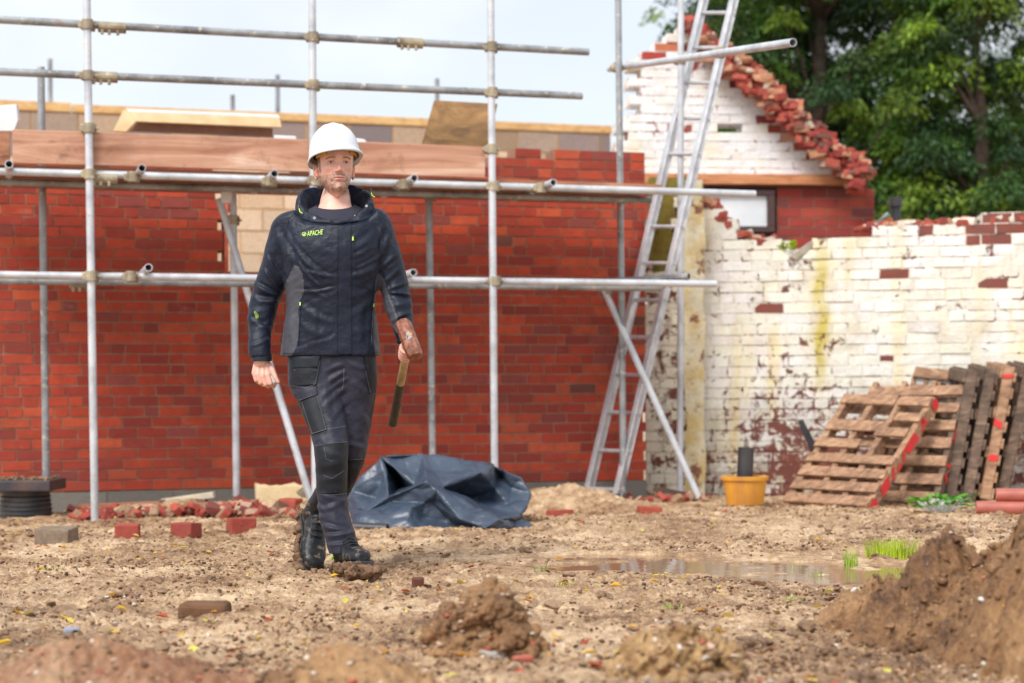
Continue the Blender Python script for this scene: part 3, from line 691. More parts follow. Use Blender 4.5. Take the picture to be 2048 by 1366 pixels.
quadslab('foam_sheet', [(-12, 212), (33, 208), (36, 240), (28, 262), (-12, 262)], 11.0, M_white, .05, 'pale blue-white sheet at the far left edge above the toe board', 'sheet')
tb = empty('window_trim', tuple(P(400, 250, 11.9)), label='cream and white length of window trim lying on the scaffold deck', cat='trim')
quadslab('white_top', [(250, 217), (555, 229), (561, 236), (258, 224)], 11.9, M_white, .16, parent=tb)
quadslab('cream_face', [(258, 224.5), (560, 236.5), (563, 255), (272, 243)], 11.88, M_cream, .03, parent=tb)
quadslab('bent_end', [(247, 219), (258, 224), (272, 243), (252, 264), (226, 262)], 11.86, M_cream, .05, parent=tb)
quadslab('dark_inside', [(272, 243.5), (545, 256), (545, 274), (256, 262)], 11.98, simple('painted_shade', (.22, .13, .10), (.28, .17, .12), 9, .8), .02, parent=tb)  # brown slab carries the shade inside the trim in its colour
quadslab('white_strip', [(548, 270), (592, 272), (592, 279), (548, 277)], 11.4, M_white, .03, 'small white strip lying on the toe board left of the helmet', 'strip')
mb = MB(); c = P(715, 290, 11.6); mb.lathe([(.10, c.z-.06), (.09, c.z-.01), (.05, c.z+.035), (.0, c.z+.045)], c.x, c.y, 20)
mb.build('white_tub', M_white, None, sm=True, label='white rounded tub lid peeking over the toe board right of the helmet', cat='tub')
quadslab('twisted_strap', [(252, 322), (325, 321), (326, 327), (255, 328)], 10.75, simple('pale_strap', (.62, .60, .55), (.45, .42, .38), 30, .7), .02, 'short pale strap hanging under the toe board above the ledger', 'strap')

# ladder -----------------------------------------------------------------
lad = empty('ladder', tuple(P(1205, 990, 12.3)), label='tall aluminium ladder leaning against the scaffolding', cat='ladder')
La, Lb = P(1176, 990, 12.35), P(1418, -40, 13.05); Ra_, Rb_ = P(1235, 992, 12.15), P(1478, -40, 12.85)
def beam(m, a, b, w, d, across, col=(1,1,1,1)):
    a, b = Vector(a), Vector(b); t = (b-a).normalized(); x = (across-t*across.dot(t)).normalized(); y = t.cross(x)
    vs = [c+x*sx*w/2+y*sy*d/2 for c in (a, b) for sx, sy in ((-1,-1),(1,-1),(1,1),(-1,1))]
    m.add(vs, [(0,1,2,3)[::-1], (4,5,6,7), (0,1,5,4), (1,2,6,5), (2,3,7,6), (3,0,4,7)], col)
acr = (Ra_-La).normalized()
for a, b in ((La, Lb), (Ra_, Rb_)):
    m = MB(); beam(m, a, b, .028, .062, acr); t_ = (b-a).normalized(); y_ = t_.cross(acr).normalized()
    for s in (-1, 1): beam(m, a+y_*.027*s-acr*.004, b+y_*.027*s-acr*.004, .044, .010, acr)
    m.build('stile', M_alu, lad, bevel=.003)
nr = 15
for i in range(nr):
    t = (12+i*73.0)/1030; a = La.lerp(Lb, t); b = Ra_.lerp(Rb_, t); m = MB(); m.tube(a, b, .0145, n=10)
    m.tube(b, b+(b-a).normalized()*.022, .011, n=8); m.build('rung', M_alu, lad)
for a in (La, Ra_):
    m = MB(); m.box((a.x-.022, a.y-.04, a.z-.03), (a.x+.022, a.y+.04, a.z+.02)); m.build('rubber_foot', M_pvc, lad, bevel=.005)

# ================================================================== PALLETS
rp = random.Random(4)
M_redpaint = simple('red_marking_paint', (.72, .015, .02), (.55, .03, .03), 22, .6, bump=.3)
def pallet(BL, BR, TR, TL, mat, label, boards, th=.115, nstr=4, redside=True, paint=None, miss=None, darkside=None):
    BL, BR, TR, TL = [P(*q) for q in (BL, BR, TR, TL)]
    e1 = (BR-BL); W_ = e1.length; e1.normalize(); e2v = ((TL-BL)+(TR-BR))/2; H_ = e2v.length; e2 = (e2v-e1*e2v.dot(e1)).normalized()
    n = e1.cross(e2); n = n if n.y < 0 else -n                    # faces the camera
    def Q(a, b, c): return BL.lerp(BR, a).lerp(TL.lerp(TR, a), b)+n*(c-th)
    t = empty('pallet', tuple(BL), label=label, cat='pallet', group='wooden pallets leaning on the painted wall')
    def slab(name, a0, a1, b0, b1, c0, c1, m, j=.006):
        vs = []
        for c in (c0, c1):
            for a, b in ((a0, b0), (a1, b0), (a1, b1), (a0, b1)): vs.append(Q(a+rp.uniform(-j, j)*.5, b+rp.uniform(-j, j)*.6, c))
        me = mesh(name, vs, [(0,1,2,3)[::-1], (4,5,6,7), (0,1,5,4), (1,2,6,5), (2,3,7,6), (3,0,4,7)], m)
        bm = bmesh.new(); bm.from_mesh(me); bmesh.ops.recalc_face_normals(bm, faces=bm.faces); bm.to_mesh(me)
        o = link(name, me, t); b = o.modifiers.new('b', 'BEVEL'); b.width = .003; return o
    for i in range(nstr):
        a = i/(nstr-1); w = .045/W_; a0 = a*(1-w); slab('stringer', a0, a0+w, 0, 1, .02, th-.02, darkside if (darkside and i == nstr-1) else mat, .001)
    for k, (b0, b1, a0, a1) in enumerate(boards): slab('deck_board', a0, a1, b0, b1, th-.018+.001*(k % 2), th+.001*(k % 2), mat)
    for b0 in (.02, .3, .6, .90): slab('bottom_board', 0, 1, b0, b0+.085, 0, .018, mat)
    if paint:
        for k, (b0, b1, c0, c1, skew) in enumerate(paint):
            vs = [Q(1, b0, c0), Q(1, b0+skew, c1), Q(1, b1+skew, c1), Q(1, b1, c0)]; vs = [v+e1*.0045 for v in vs]; vs2 = [v+e1*.001 for v in vs]
            me = mesh('paint_mark', vs+vs2, [(0,1,2,3), (7,6,5,4), (0,4,5,1), (1,5,6,2), (2,6,7,3), (3,7,4,0)], M_redpaint)
            bm = bmesh.new(); bm.from_mesh(me); bmesh.ops.recalc_face_normals(bm, faces=bm.faces); bm.to_mesh(me); link('paint_mark', me, t)
    return t
full = lambda k, f=.62: [(i/k+.01, i/k+f/k+.01, 0, 1) for i in range(k)]
bd = [(.01, .085, 0, 1), (.125, .20, 0, 1), (.245, .325, 0, .99), (.365, .44, 0, 1), (.50, .575, -.01, .50), (.615, .69, .6, .95), (.655, .745, 0, .70), (.76, .83, .72, 1), (.90, .985, 0, .62), (.90, .985, .66, 1)]
pallet((1562, 1003, 11.9), (1732, 1013, 11.4), (1868, 790, 12.0), (1690, 783, 12.45), M_pallet, 'front leaning pallet with broken boards and a bright red sprayed edge', bd,
    paint=[(.02, .10, .02, .095, 0), (.16, .27, .02, .095, .02), (.30, .33, .02, .095, .05), (.37, .43, .02, .05, .02), (.46, .49, .02, .095, .04), (.55, .70, .02, .095, -.03), (.74, .77, .02, .095, .05), (.80, .84, .03, .095, -.04), (.93, .998, .02, .095, 0)])
pallet((1655, 1000, 12.15), (1872, 1008, 11.75), (1932, 757, 12.2), (1745, 760, 12.6), M_pallet, 'second leaning pallet, its dark right edge sprayed with red marks', full(7, .56),
    paint=[(.20, .25, .02, .08, .03), (.33, .36, .02, .095, -.03), (.50, .60, .03, .09, .02), (.66, .69, .02, .095, .04), (.80, .85, .02, .095, -.03), (.88, .92, .02, .095, .02)], darkside=M_palletdark)
pallet((1885, 1000, 12.72), (1915, 1006, 11.95), (1962, 744, 12.1), (1930, 736, 12.86), M_palletdark, 'dark pallet standing edge-on just right of the red-marked pair', full(8))
pallet((1745, 996, 12.7), (1880, 998, 12.6), (1912, 732, 12.88), (1835, 722, 12.92), M_pallet, 'rear pallet whose top slats show against the wall above the others', full(8))
pallet((1922, 998, 12.72), (1950, 1004, 12.0), (1999, 740, 12.15), (1967, 730, 12.86), M_palletdark, 'middle one of the three edge-on pallets in the leaning stack', full(8))
pallet((1958, 996, 12.72), (1986, 1002, 12.05), (2036, 736, 12.2), (2003, 724, 12.86), M_pallet, 'rightmost edge-on pallet, lighter brown with small red marks', full(8), paint=[(.28, .33, .03, .09, .01), (.55, .60, .02, .08, -.02), (.9, .93, .02, .09, .02)])
pallet((1992, 994, 12.72), (2018, 1000, 12.15), (2078, 735, 12.25), (2042, 722, 12.88), M_palletdark, 'last dark pallet edge, cut by the right border of the picture', full(8))

# bucket with pipe, clay pipes, chamber ------------------------------------
bk = empty('bucket', tuple(P(1490, 1006, 11.6)), label='orange plastic bucket holding a black pipe beside the pallets', cat='bucket')
c = P(1490, 1006, 11.6); z0 = c.z-.01; mb = MB()
mb.lathe([(.122, z0), (.126, z0+.01), (.148, z0+.165), (.160, z0+.168), (.162, z0+.192), (.150, z0+.195), (.142, z0+.19), (.12, z0+.02), (0.001, z0+.018)], c.x, c.y, 36); o = mb.build('tub', M_orange, bk); smooth(o.data); o.modifiers.new('e', 'EDGE_SPLIT')
mb = MB(); mb.tube((c.x-.01, c.y, z0+.02), (c.x+.012, c.y+.01, z0+.39), .055, n=24, inner=.048); o = mb.build('pipe_offcut', M_pvc, None, label='short black plastic pipe standing upright in the orange bucket', cat='pipe'); smooth(o.data); o.modifiers.new('e', 'EDGE_SPLIT')
for nm, x, y, xe, lb in (('clay_pipe', 1952, 1016, 2130, 'lower red clay pipe on the ground at the right edge'), ('clay_pipe', 1992, 990, 2140, 'upper red clay pipe resting above another at the right edge')):
    mb = MB(); a = P(x, y, 10.6); b = P(xe, y+1, 10.5); mb.tube(a, b, .042, n=24, inner=.032); o = mb.build(nm, M_clay, None, label=lb, cat='pipe', group='clay pipes'); smooth(o.data); o.modifiers.new('e', 'EDGE_SPLIT')
ch = empty('drainage_chamber', tuple(P(50, 1040, 10.9)), label='black ribbed plastic drainage chamber with square lid at the far left', cat='drainage chamber')
c = P(52, 1030, 11.0); z0 = c.z-.03; prof = [(.175, z0)]
for i in range(6): prof += [(.175-.003*i, z0+.012+i*.028), (.165-.003*i, z0+.020+i*.028), (.165-.003*i, z0+.034+i*.028)]
prof += [(.16, z0+.19), (.02, z0+.19)]
mb = MB(); mb.lathe(prof, c.x, c.y, 40); mb.build('ribbed_body', M_pvc, ch)
mb = MB(); mb.box((c.x-.22, c.y-.2, z0+.192), (c.x+.21, c.y+.2, z0+.262)); mb.build('square_lid', simple('scuffed_black', (.03, .032, .045), (.10, .06, .05), 8, .6, 0, .5), ch, bevel=.008)
mb = MB(); rq = random.Random(2)
for i in range(60):
    x, y = c.x+rq.uniform(-.2, .19), c.y+rq.uniform(-.18, .18); s = rq.uniform(.006, .018); mb.box((x-s, y-s, z0+.2625), (x+s, y+s, z0+.266+s*.6), jit=.004, rng=rq)
mb.build('soil_on_lid', M_clod, ch, kind='stuff')

# ================================================================== SHEET (crumpled membrane)
def tarp():
    S = 4.452; Y0 = 9.75
    pts = {  # photo zoom coordinates, depth offset
     'A': (455, 195, .10), 'A2': (640, 178, .16), 'B': (835, 175, .14), 'B2': (1090, 205, .15), 'C': (1350, 240, .16), 'D': (1440, 275, .2),
     'T': (1545, 315, .24), 'U': (1700, 385, .26), 'E': (1785, 520, .22), 'E2': (1770, 610, .15), 'Fp': (1690, 720, .08), 'G': (1640, 770, .02),
     'J': (860, 418, -.16), 'L': (755, 455, -.05), 'K': (1005, 468, -.10), 'C2': (1345, 335, .02), 'K2': (1180, 395, -.03),
     'M': (520, 555, -.10), 'N': (325, 680, -.14), 'O': (165, 500, .08), 'O2': (170, 660, .02), 'A3': (490, 300, .06), 'M0': (410, 560, .06),
     'X': (520, 600, -.06), 'V': (605, 690, -.22), 'V2': (720, 640, -.20), 'W2': (840, 600, -.15), 'Z': (955, 500, -.18), 'Z2': (930, 620, -.12),
     'H': (1385, 832, -.42), 'I': (1505, 752, -.36), 'H2': (1150, 745, -.30), 'I2': (1250, 615, -.22), 'H3': (1130, 800, -.12),
     'Q': (205, 800, -.22), 'R': (360, 860, -.30), 'S': (770, 860, -.34), 'W': (560, 855, -.33), 'S2': (1000, 850, -.2), 'Q2': (250, 740, -.2), 'V3': (690, 760, -.3), 'V4': (850, 740, -.14),
     'G2': (1640, 835, -.25), 'G3': (1440, 850, -.35), 'T1': (1750, 782, -.2), 'T2': (1825, 822, -.28),
     'c1': (1100, 520, .16), 'c2': (1290, 560, .26), 'c3': (1480, 480, .20), 'c4': (1620, 470, .28), 'c5': (1430, 660, .06), 'c6': (1590, 620, .16), 'c7': (1500, 340, .34),
     'd1': (560, 330, .42), 'd2': (640, 470, .40),
     'kA': (470, 300, .8), 'kB': (900, 300, .9), 'kC': (1400, 380, .9), 'kE': (1700, 600, .8), 'k0': (200, 650, .6), 'kb1': (500, 800, .9), 'kb2': (1200, 820, .9), 'kb3': (1650, 790, .7)}
    P_ = {k: P(660+v[0]/S, 870+v[1]/S, Y0+v[2]) for k, v in pts.items()}
    faces = [('A','A2','L'),('A2','B','J','L'),('B','B2','K2','K'),('B','K','J'),('B2','C','C2','K2'),('C','D','C2'),
      ('A','L','d1'),('L','d2','d1'),('L','M','d2'),('M','A3','d1','d2'),('A','d1','A3'),
      ('O','A','A3','M0'),('A3','M','M0'),('O','M0','N'),('O','N','O2'),('M0','M','N'),
      ('N','M','X'),('M','L','J','X'),('X','J','W2'),('X','W2','V2'),('X','V2','V'),('N','X','V'),('J','Z','W2'),
      ('J','K','Z'),('Z','K','I2'),('Z','I2','H2'),('Z','H2','Z2'),('W2','Z','Z2'),('I2','I','H','H2'),
      ('O2','N','Q2'),('O2','Q2','Q'),('N','V','V3','Q2'),('Q2','V3','W','R'),('Q','Q2','R'),('V3','S','W'),
      ('V','V2','V4','V3'),('V2','W2','Z2','V4'),('V3','V4','S2','S'),('V4','Z2','H2','H3'),('V4','H3','S2'),('H2','H','H3'),('S2','H3','H','G3'),
      ('K','K2','c1'),('K2','C2','c3','c1'),('C2','D','c7','c3'),('D','T','c7'),('c7','T','U','c4'),('c3','c7','c4'),('c4','U','E'),('c4','E','E2','c6'),
      ('c3','c4','c6','c2'),('c1','c3','c2'),('K','c1','c2','I2'),('I2','c2','c5'),('c2','c6','c5'),('c6','E2','Fp'),('c5','c6','Fp','I'),('I2','c5','I'),
      ('I','Fp','G'),('I','G','G2','G3'),('I','G3','H'),('G','T1','T2','G2'),
      ('A','kA','kB','B'),('A','B','A2'),('B','kB','kC','C'),('B','C','B2'),('C','kC','D'),('D','kC','U','T'),('U','kC','kE','E'),('E','kE','E2'),('E2','kE','Fp'),
      ('O','k0','kA','A'),('k0','kb1','kA'),('kA','kb1','kb2','kB'),('kB','kb2','kC'),('kC','kb2','kb3','kE'),('kE','kb3','Fp'),('O','O2','k0'),('O2','Q','k0'),('Q','kb1','k0')]
    ks = list(pts); ix = {k: i for i, k in enumerate(ks)}
    me = mesh('membrane', [P_[k] for k in ks], [tuple(ix[q] for q in f) for f in faces], M_tarp)
    bm = bmesh.new(); bm.from_mesh(me); bmesh.ops.triangulate(bm, faces=bm.faces)
    for it in range(4):
        bmesh.ops.subdivide_edges(bm, edges=bm.edges, cuts=1, use_grid_fill=True)
        if it == 3: bmesh.ops.smooth_vert(bm, verts=bm.verts, factor=.3, use_axis_x=True, use_axis_y=True, use_axis_z=True)
    bm.normal_update()
    for v in bm.verts:
        p = v.co; q = Vector((p.x*5, p.y*5, p.z*7))
        r = abs(noise.noise(q)); r2 = abs(noise.noise(q*2.3+Vector((9, 1, 4))))
        v.co += v.normal*((.18-r)*.030+(.15-r2)*.012)
    for v in bm.verts:
        g = gz(v.co.x, v.co.y)+.003
        if v.co.z < g: v.co.z = g
    bm.to_mesh(me); bm.free(); smooth(me)
    t = empty('plastic_sheet', tuple(P(880, 1060, Y0)), label='crumpled blue-black plastic membrane heaped on the mud behind the man', cat='plastic sheet')
    o = link('membrane', me, t); md = o.modifiers.new('s', 'SOLIDIFY'); md.thickness = .003
    mb = MB(); mb.tube(P(662+42/1, 870+822/S, Y0-.36), P(775, 870+838/S, Y0-.42), .030, n=20, inner=.017); mb.tube(P(704, 870+822/S, Y0-.361), P(715, 870+823/S, Y0-.364), .014, n=12, inner=.008)
    r_ = mb.build('rolled_edge', M_pvc, t); smooth(r_.data); r_.modifiers.new('e', 'EDGE_SPLIT')
tarp()

# ================================================================== GROUND DRESSING
def ico(sub):
    bm = bmesh.new(); bmesh.ops.create_icosphere(bm, subdivisions=sub, radius=1); V = np.array([v.co[:] for v in bm.verts]); Fq = np.array([[v.index for v in f.verts] for f in bm.faces]); bm.free(); return V, Fq
def scatter(name, pos, size, mat, seed, cols=None, sub=1, flat=.7, label=None, cat=None, rough=.28, sink=.25):
    rg = np.random.RandomState(seed); V0, F0 = ico(sub); n = len(pos); m = len(V0)
    var = []
    for q in range(12):
        o_ = Vector((q*7.1+seed, 3.3*q, 1.7)); k_ = np.array([1+.75*rough/.28*.5*noise.noise(Vector(v)*1.25+o_)+.5*rough*noise.noise(Vector(v)*3.1+o_) for v in V0])
        W0 = V0*k_[:, None]
        for _ in range(5):                        # chop flat facets so that clods look broken, not round
            nrm = rg.normal(0, 1, 3); nrm /= np.linalg.norm(nrm); dd = W0 @ nrm; lim = rg.uniform(.5, .8); W0 = W0-np.clip(dd-lim, 0, None)[:, None]*nrm*.85
        var.append(W0+(rg.uniform(-.12, .12, (m, 3)) if sub == 1 else 0))
    vi = rg.randint(0, 12, n); B = np.array(var)[vi]
    sc_ = size[:, None]*np.stack([rg.uniform(.7, 1.3, n), rg.uniform(.7, 1.3, n), flat*rg.uniform(.6, 1.2, n)], 1)
    B = B*sc_[:, None, :]; a = rg.uniform(0, 6.28, n); ca, sa = np.cos(a)[:, None], np.sin(a)[:, None]; t = rg.uniform(-.5, .5, n); ct, st = np.cos(t)[:, None], np.sin(t)[:, None]
    y, z = B[..., 1]*ct-B[..., 2]*st, B[..., 1]*st+B[..., 2]*ct; x = B[..., 0]; x, y = x*ca-y*sa, x*sa+y*ca
    W = np.stack([x, y, z], 2)+pos[:, None, :]; W[..., 2] += (size*flat*(1-2*sink)*.5)[:, None]
    Fq = (F0[None]+(np.arange(n)*m)[:, None, None]).reshape(-1, 3)
    c = None if cols is None else np.concatenate([np.repeat(cols, m, 0), np.ones((n*m, 1))], 1)
    return link(name, npmesh(name, W.reshape(-1, 3), Fq, mat, c), None, label=label, cat=cat, kind='stuff')
def spots(n, seed, y0=4.1, y1=11.5, pw=1.6, clump=1.1, thr=.12):
    rg = np.random.RandomState(seed); out = []
    k = n*5; Y = y0+(y1-y0)*rg.uniform(0, 1, k)**pw; X = rg.uniform(-.36, .36, k)*Y
    d = fbm(X, Y, clump, 3, seed)+fbm(X, Y, 5, 2, seed+5)*.7; w = np.argsort(-(d+rg.normal(0, thr, k))); w = w[:n]
    X, Y = X[w], Y[w]; m = pud_mask(X, Y) > 1.2; X, Y = X[m], Y[m]
    return np.stack([X, Y, ground_z(X, Y)], 1)
M_crumb = mat_colour('crumb', .85, .5, 30, .8, (.10, .05, .03))
cpal = np.array([(.20, .10, .045), (.28, .155, .075), (.12, .055, .028), (.46, .28, .15), (.58, .40, .25), (.09, .042, .02), (.15, .075, .038)])
ps = spots(42000, 3, 4.1, 12.2, 1.2, 1.1, .3); r_ = np.random.RandomState(1); scatter('soil_crumbs', ps, .003+.0085*r_.uniform(0, 1, len(ps))**3.2, M_crumb, 5, cpal[r_.randint(0, 7, len(ps))], label='small dark brown soil crumbs scattered over the mud', cat='soil')
ps = spots(1900, 8, 4.1, 10, 1.3, 1.4, .14); scatter('mud_clods', ps, .009+.024*r_.uniform(0, 1, len(ps))**3, M_clod, 6, sub=3, label='loose dark mud clods lying over the trodden ground', cat='mud', rough=.3, flat=.55, sink=.45)
ps = spots(1900, 12, 4.1, 12.5, 1.2, .8); pal = np.array([(.62, .52, .42), (.55, .45, .34), (.72, .68, .62), (.42, .30, .2), (.45, .12, .08), (.30, .26, .24), (.66, .46, .26)])
M_grav = mat_colour('gravel', .6, .3, 60, .3)
scatter('gravel', ps, .003+.008*r_.uniform(0, 1, len(ps))**2, M_grav, 7, pal[r_.randint(0, 7, len(ps))], flat=.6, label='pale stones and tiny brick chips mixed into the mud', cat='gravel')
# leaves
rl = np.random.RandomState(21); pl = spots(620, 33, 4.1, 11.8, 1.2, .6, .5); n = len(pl)
LV = []; LC = []; LF = []
pal = np.array([(.80, .50, .03), (.72, .40, .03), (.66, .50, .10), (.45, .20, .04), (.70, .62, .12), (.50, .10, .04)])
for i in range(n):
    s = .008+.019*rl.uniform(0, 1)**1.6; a = rl.uniform(0, 6.28); e1 = np.array([math.cos(a), math.sin(a), rl.uniform(-.3, .5)]); e2 = np.array([-math.sin(a), math.cos(a), rl.uniform(-.4, .4)])*.65
    base = pl[i]+np.array([0, 0, .010]); b = len(LV); cu = rl.uniform(.2, .5)
    for u, w in ((-1, 0), (-.5, .7), (.2, .8), (1, 0), (.2, -.8), (-.5, -.7), (0, 0)): LV.append(base+(e1*u+e2*w)*s+np.array([0, 0, cu*s*abs(w)]))
    col = pal[rl.randint(0, 6)]*rl.uniform(.8, 1.1); LC += [tuple(col)+(1,)]*7; LF += [(b+k, b+(k+1) % 6, b+6) for k in range(6)]
link('fallen_leaves', npmesh('fallen_leaves', np.array(LV), np.array(LF), M_leaf, np.array(LC)), label='small yellow and orange fallen leaves strewn over the mud', cat='leaves', kind='stuff')

def mound(name, cx, cy, rx, ry, h, seed, label, res=.012, rough=1.0, mat=None, power=1.0, lean=(0, 0), cat='soil heap', structure=False):
    xs = np.arange(-rx*1.15, rx*1.15, res); ys = np.arange(-ry*1.15, ry*1.15, res); X, Y = np.meshgrid(xs, ys)
    d = np.sqrt((X/rx)**2+(Y/ry)**2)+fbm(X+cx, Y+cy, 3/max(rx, ry), 3, seed)*.45*rough
    k = np.clip(1-d, -.3, 1); top = np.sign(k)*np.abs(k)**power*h
    wx, wy = X+cx, Y+cy
    nzz = fbm(wx, wy, 8, 4, seed+1)*.13+(.2-np.abs(fbm(wx, wy, 13, 3, seed+4)))*.10+(.25-np.abs(fbm(wx, wy, 30, 3, seed+2)))*.06+fbm(wx, wy, 65, 3, seed+3)*.035
    Z = ground_z(wx, wy)-.02+top+nzz*rough*np.clip(k*4+.25, 0, 1)*min(1, h*3.5)
    Z = np.where(k < -.12, Z-.08, Z)
    jx = fbm(wx, wy, 14, 3, seed+6)*.06*rough*min(1, h*3); jy = fbm(wx, wy, 14, 3, seed+7)*.06*rough*min(1, h*3)
    ny, nx = X.shape; V = np.stack([(wx+jx).ravel(), (wy+jy).ravel(), Z.ravel()], 1)
    i = (np.arange(ny-1)[:, None]*nx+np.arange(nx-1)[None, :]).ravel(); Fq = np.stack([i, i+1, i+nx+1, i+nx], 1)
    # drop the buried fringe
    kk = k.ravel(); Fq = Fq[(kk[Fq] > -.2).any(1)]
    o = link(name, npmesh(name, V, Fq, mat or M_heap, smooth_=True), None, label=label, cat=cat); return o
M_heap = mat_mud('heap_soil', (.06, .024, .010), (.24, .12, .050), (.48, .28, .13), .6, 12)
M_ochre = mat_mud('ochre_soil', (.09, .04, .015), (.34, .19, .075), (.62, .41, .2), .6, 12)
mound('soil_heap', 2.00, 4.85, 1.06, .85, .84, 71, 'large brown soil heap sloping down from the right edge', .007, 1.35)
def piled(name, cx, cy, rx, ry, h, seed, label, n=46, mat=None):
    rg = random.Random(seed); mb = MB(); V0, F0 = ico(4); fs = [tuple(int(q) for q in f) for f in F0]
    g = gz(cx, cy)
    for k in range(n):
        t = k/n; a = rg.uniform(0, 6.28); zz = h*(1-t)**1.1*rg.uniform(.55, 1); w = (1-zz/h)*rg.uniform(.2, 1)
        c = Vector((cx+rx*w*math.cos(a)+(.12*rx)*zz/h, cy+ry*w*math.sin(a), g+zz*.80)); r = h*rg.uniform(.16, .34)*(1 if t < .5 else .75)
        o_ = Vector((k*3.7+seed, k*1.9, 5)); sc3 = Vector((rg.uniform(.8, 1.3), rg.uniform(.8, 1.2), rg.uniform(.6, 1.0)))
        vs = []; cuts = [(Vector((rg.gauss(0, 1), rg.gauss(0, 1), rg.gauss(0, 1))).normalized(), rg.uniform(.45, .8)) for _ in range(6)]
        for v in V0:
            v = Vector(v); v = v*(1+.55*noise.noise(v*1.3+o_))
            for nn3, lm in cuts:
                d = v.dot(nn3)-lm
                if d > 0: v = v-nn3*d*.9
            vs.append(c+Vector((v.x*sc3.x, v.y*sc3.y, v.z*sc3.z))*r)
        mb.add(vs, fs)
    mb.box((cx-rx*.8, cy-ry*.8, g-.06), (cx+rx*.8, cy+ry*.8, g+.01))
    me = mesh('t', mb.v, mb.f, []); o = bpy.data.objects.new('t', me); C.objects.link(o); m_ = o.modifiers.new('r', 'REMESH'); m_.mode = 'VOXEL'; m_.voxel_size = .006
    q_ = o.modifiers.new('s', 'SMOOTH'); q_.iterations = 2
    dg = bpy.context.evaluated_depsgraph_get(); me = bpy.data.meshes.new_from_object(o.evaluated_get(dg)); bpy.data.objects.remove(o); me.materials.clear(); me.materials.append(mat or M_heap); smooth(me)
    n_ = len(me.vertices); V = np.empty(n_*3, np.float32); me.vertices.foreach_get('co', V); N = np.empty(n_*3, np.float32); me.vertex_normals.foreach_get('vector', N); V = V.reshape(-1, 3).astype(float); N = N.reshape(-1, 3)
    D = (fbm(V[:, 0]+V[:, 2], V[:, 1]-V[:, 2]*.6, 12, 4, seed)*.060+(.2-np.abs(fbm(V[:, 0]-V[:, 2], V[:, 1]+V[:, 2], 34, 3, seed+3)))*.045+fbm(V[:, 0]-V[:, 2]*.7, V[:, 1]+V[:, 2]*.8, 95, 2, seed+8)*.020)
    V = V+N*D[:, None]; me.vertices.foreach_set('co', V.astype(np.float32).ravel()); me.update(); return link(name, me, None, label=label, cat='soil heap')
piled('soil_lump', -.10, 4.72, .19, .15, .205, 81, 'steep ragged brown soil lump standing alone in the foreground middle')
piled('soil_lump', .41, 4.34, .21, .13, .15, 91, 'low ochre soil lump between the middle lump and the large heap', mat=M_ochre)
mound('soil_lump', -1.02, 4.22, .52, .2, .14, 101, 'low reddish soil mound at the bottom left corner', .008, .9, mat=mat_mud('reddish_soil', (.11, .045, .022), (.30, .135, .065), (.52, .32, .19), .6, 14))
mound('soil_lump', -.45, 4.25, .30, .16, .12, 111, 'low dark mound beside the reddish mound at the bottom', .008, .9)
mound('soil_bank', .35, 11.5, .9, .5, .17, 121, 'low orange-brown earth bank behind the plastic sheet, below the ladder', .02, .8, M_mud)
mound('soil_bank', -1.9, 11.1, 1.4, .35, .12, 131, 'low earth bank under the red brick rubble by the wall', .02, .9, M_mud)
def heap_scatter(o, n, seed, smin, smax, cols, name, label, cm=None):
    me = o.data; N = len(me.vertices); V = np.empty(N*3); me.vertices.foreach_get('co', V); V = V.reshape(-1, 3); rg = np.random.RandomState(seed)
    p = V[rg.randint(0, N, n)]; p = p[p[:, 2] > ground_z(p[:, 0], p[:, 1])+.01]
    return scatter(name, p, smin+(smax-smin)*rg.uniform(0, 1, len(p))**2, M_grav if cols is not None else (cm or M_clod), seed, None if cols is None else cols[rg.randint(0, len(cols), len(p))], 3, label=label, cat='stones', flat=.7)
heap = bpy.data.objects['soil_heap']
heap_scatter(heap, 3200, 3, .004, .024, None, 'heap_clods', 'brown clods studding the large soil heap', M_heap)
heap_scatter(heap, 190, 4, .005, .018, np.array([(.75, .45, .04), (.7, .62, .5), (.5, .16, .1), (.6, .4, .2), (.8, .78, .74)]), 'heap_stones', 'pale stones, brick chips and yellow leaves on the large soil heap')
for k, o in enumerate([o for o in bpy.data.objects if o.name.startswith('soil_lump')]):
    ww = ('the middle lump', 'the low ochre lump', 'the reddish corner mound', 'the low dark mound')[k % 4]
    heap_scatter(o, 120, 60+k, .004, .014, np.array([(.42, .09, .05), (.6, .42, .3), (.3, .12, .07), (.7, .62, .52)]), 'lump_chips', 'brick chips and pale stones on '+ww)
    heap_scatter(o, 260, 30+k, .003, .012, None, 'lump_clods', 'small clods on '+ww)
def chunk(name, px, py, size, mat, label, cat, seed=1, col=(1,1,1,1), bev=.008, z=None, rot=None, sub=0, Y=None):
    """brick-like chunk resting on the ground under photo pixel px,py (its base)"""
    if Y is None:
        Y = .77*F/(py-HY)
        for _ in range(4): Y = (CAMZ-gz(P(px, py, Y).x, Y))*F/(py-HY-(px-CX)*ROLL*0)
    p = P(px, py, Y); rg = random.Random(seed); m = MB(); a, b, c = size
    R_ = Matrix.Rotation(rg.uniform(-.6, .6) if rot is None else rot, 4, 'Z') @ Matrix.Rotation(rg.uniform(-.08, .08), 4, 'X')
    m.box((-a/2, -b/2, 0), (a/2, b/2, c), col, 0, min(size)*.06, rg, M=Matrix.Translation((p.x, p.y+b/2, gz(p.x, p.y)-.006)) @ R_)
    o = m.build(name, mat, None, label=label, cat=cat, bevel=0); b_ = o.modifiers.new('b', 'BEVEL'); b_.width = bev; b_.segments = 2
    return o
chunk('concrete_brick', 109, 1076, (.215, .10, .088), simple('grey_brown_concrete', (.24, .18, .13), (.16, .115, .08), 30, .9, bump=.8), 'grey-brown concrete block on the mud left of the white pole', 'block', 1)
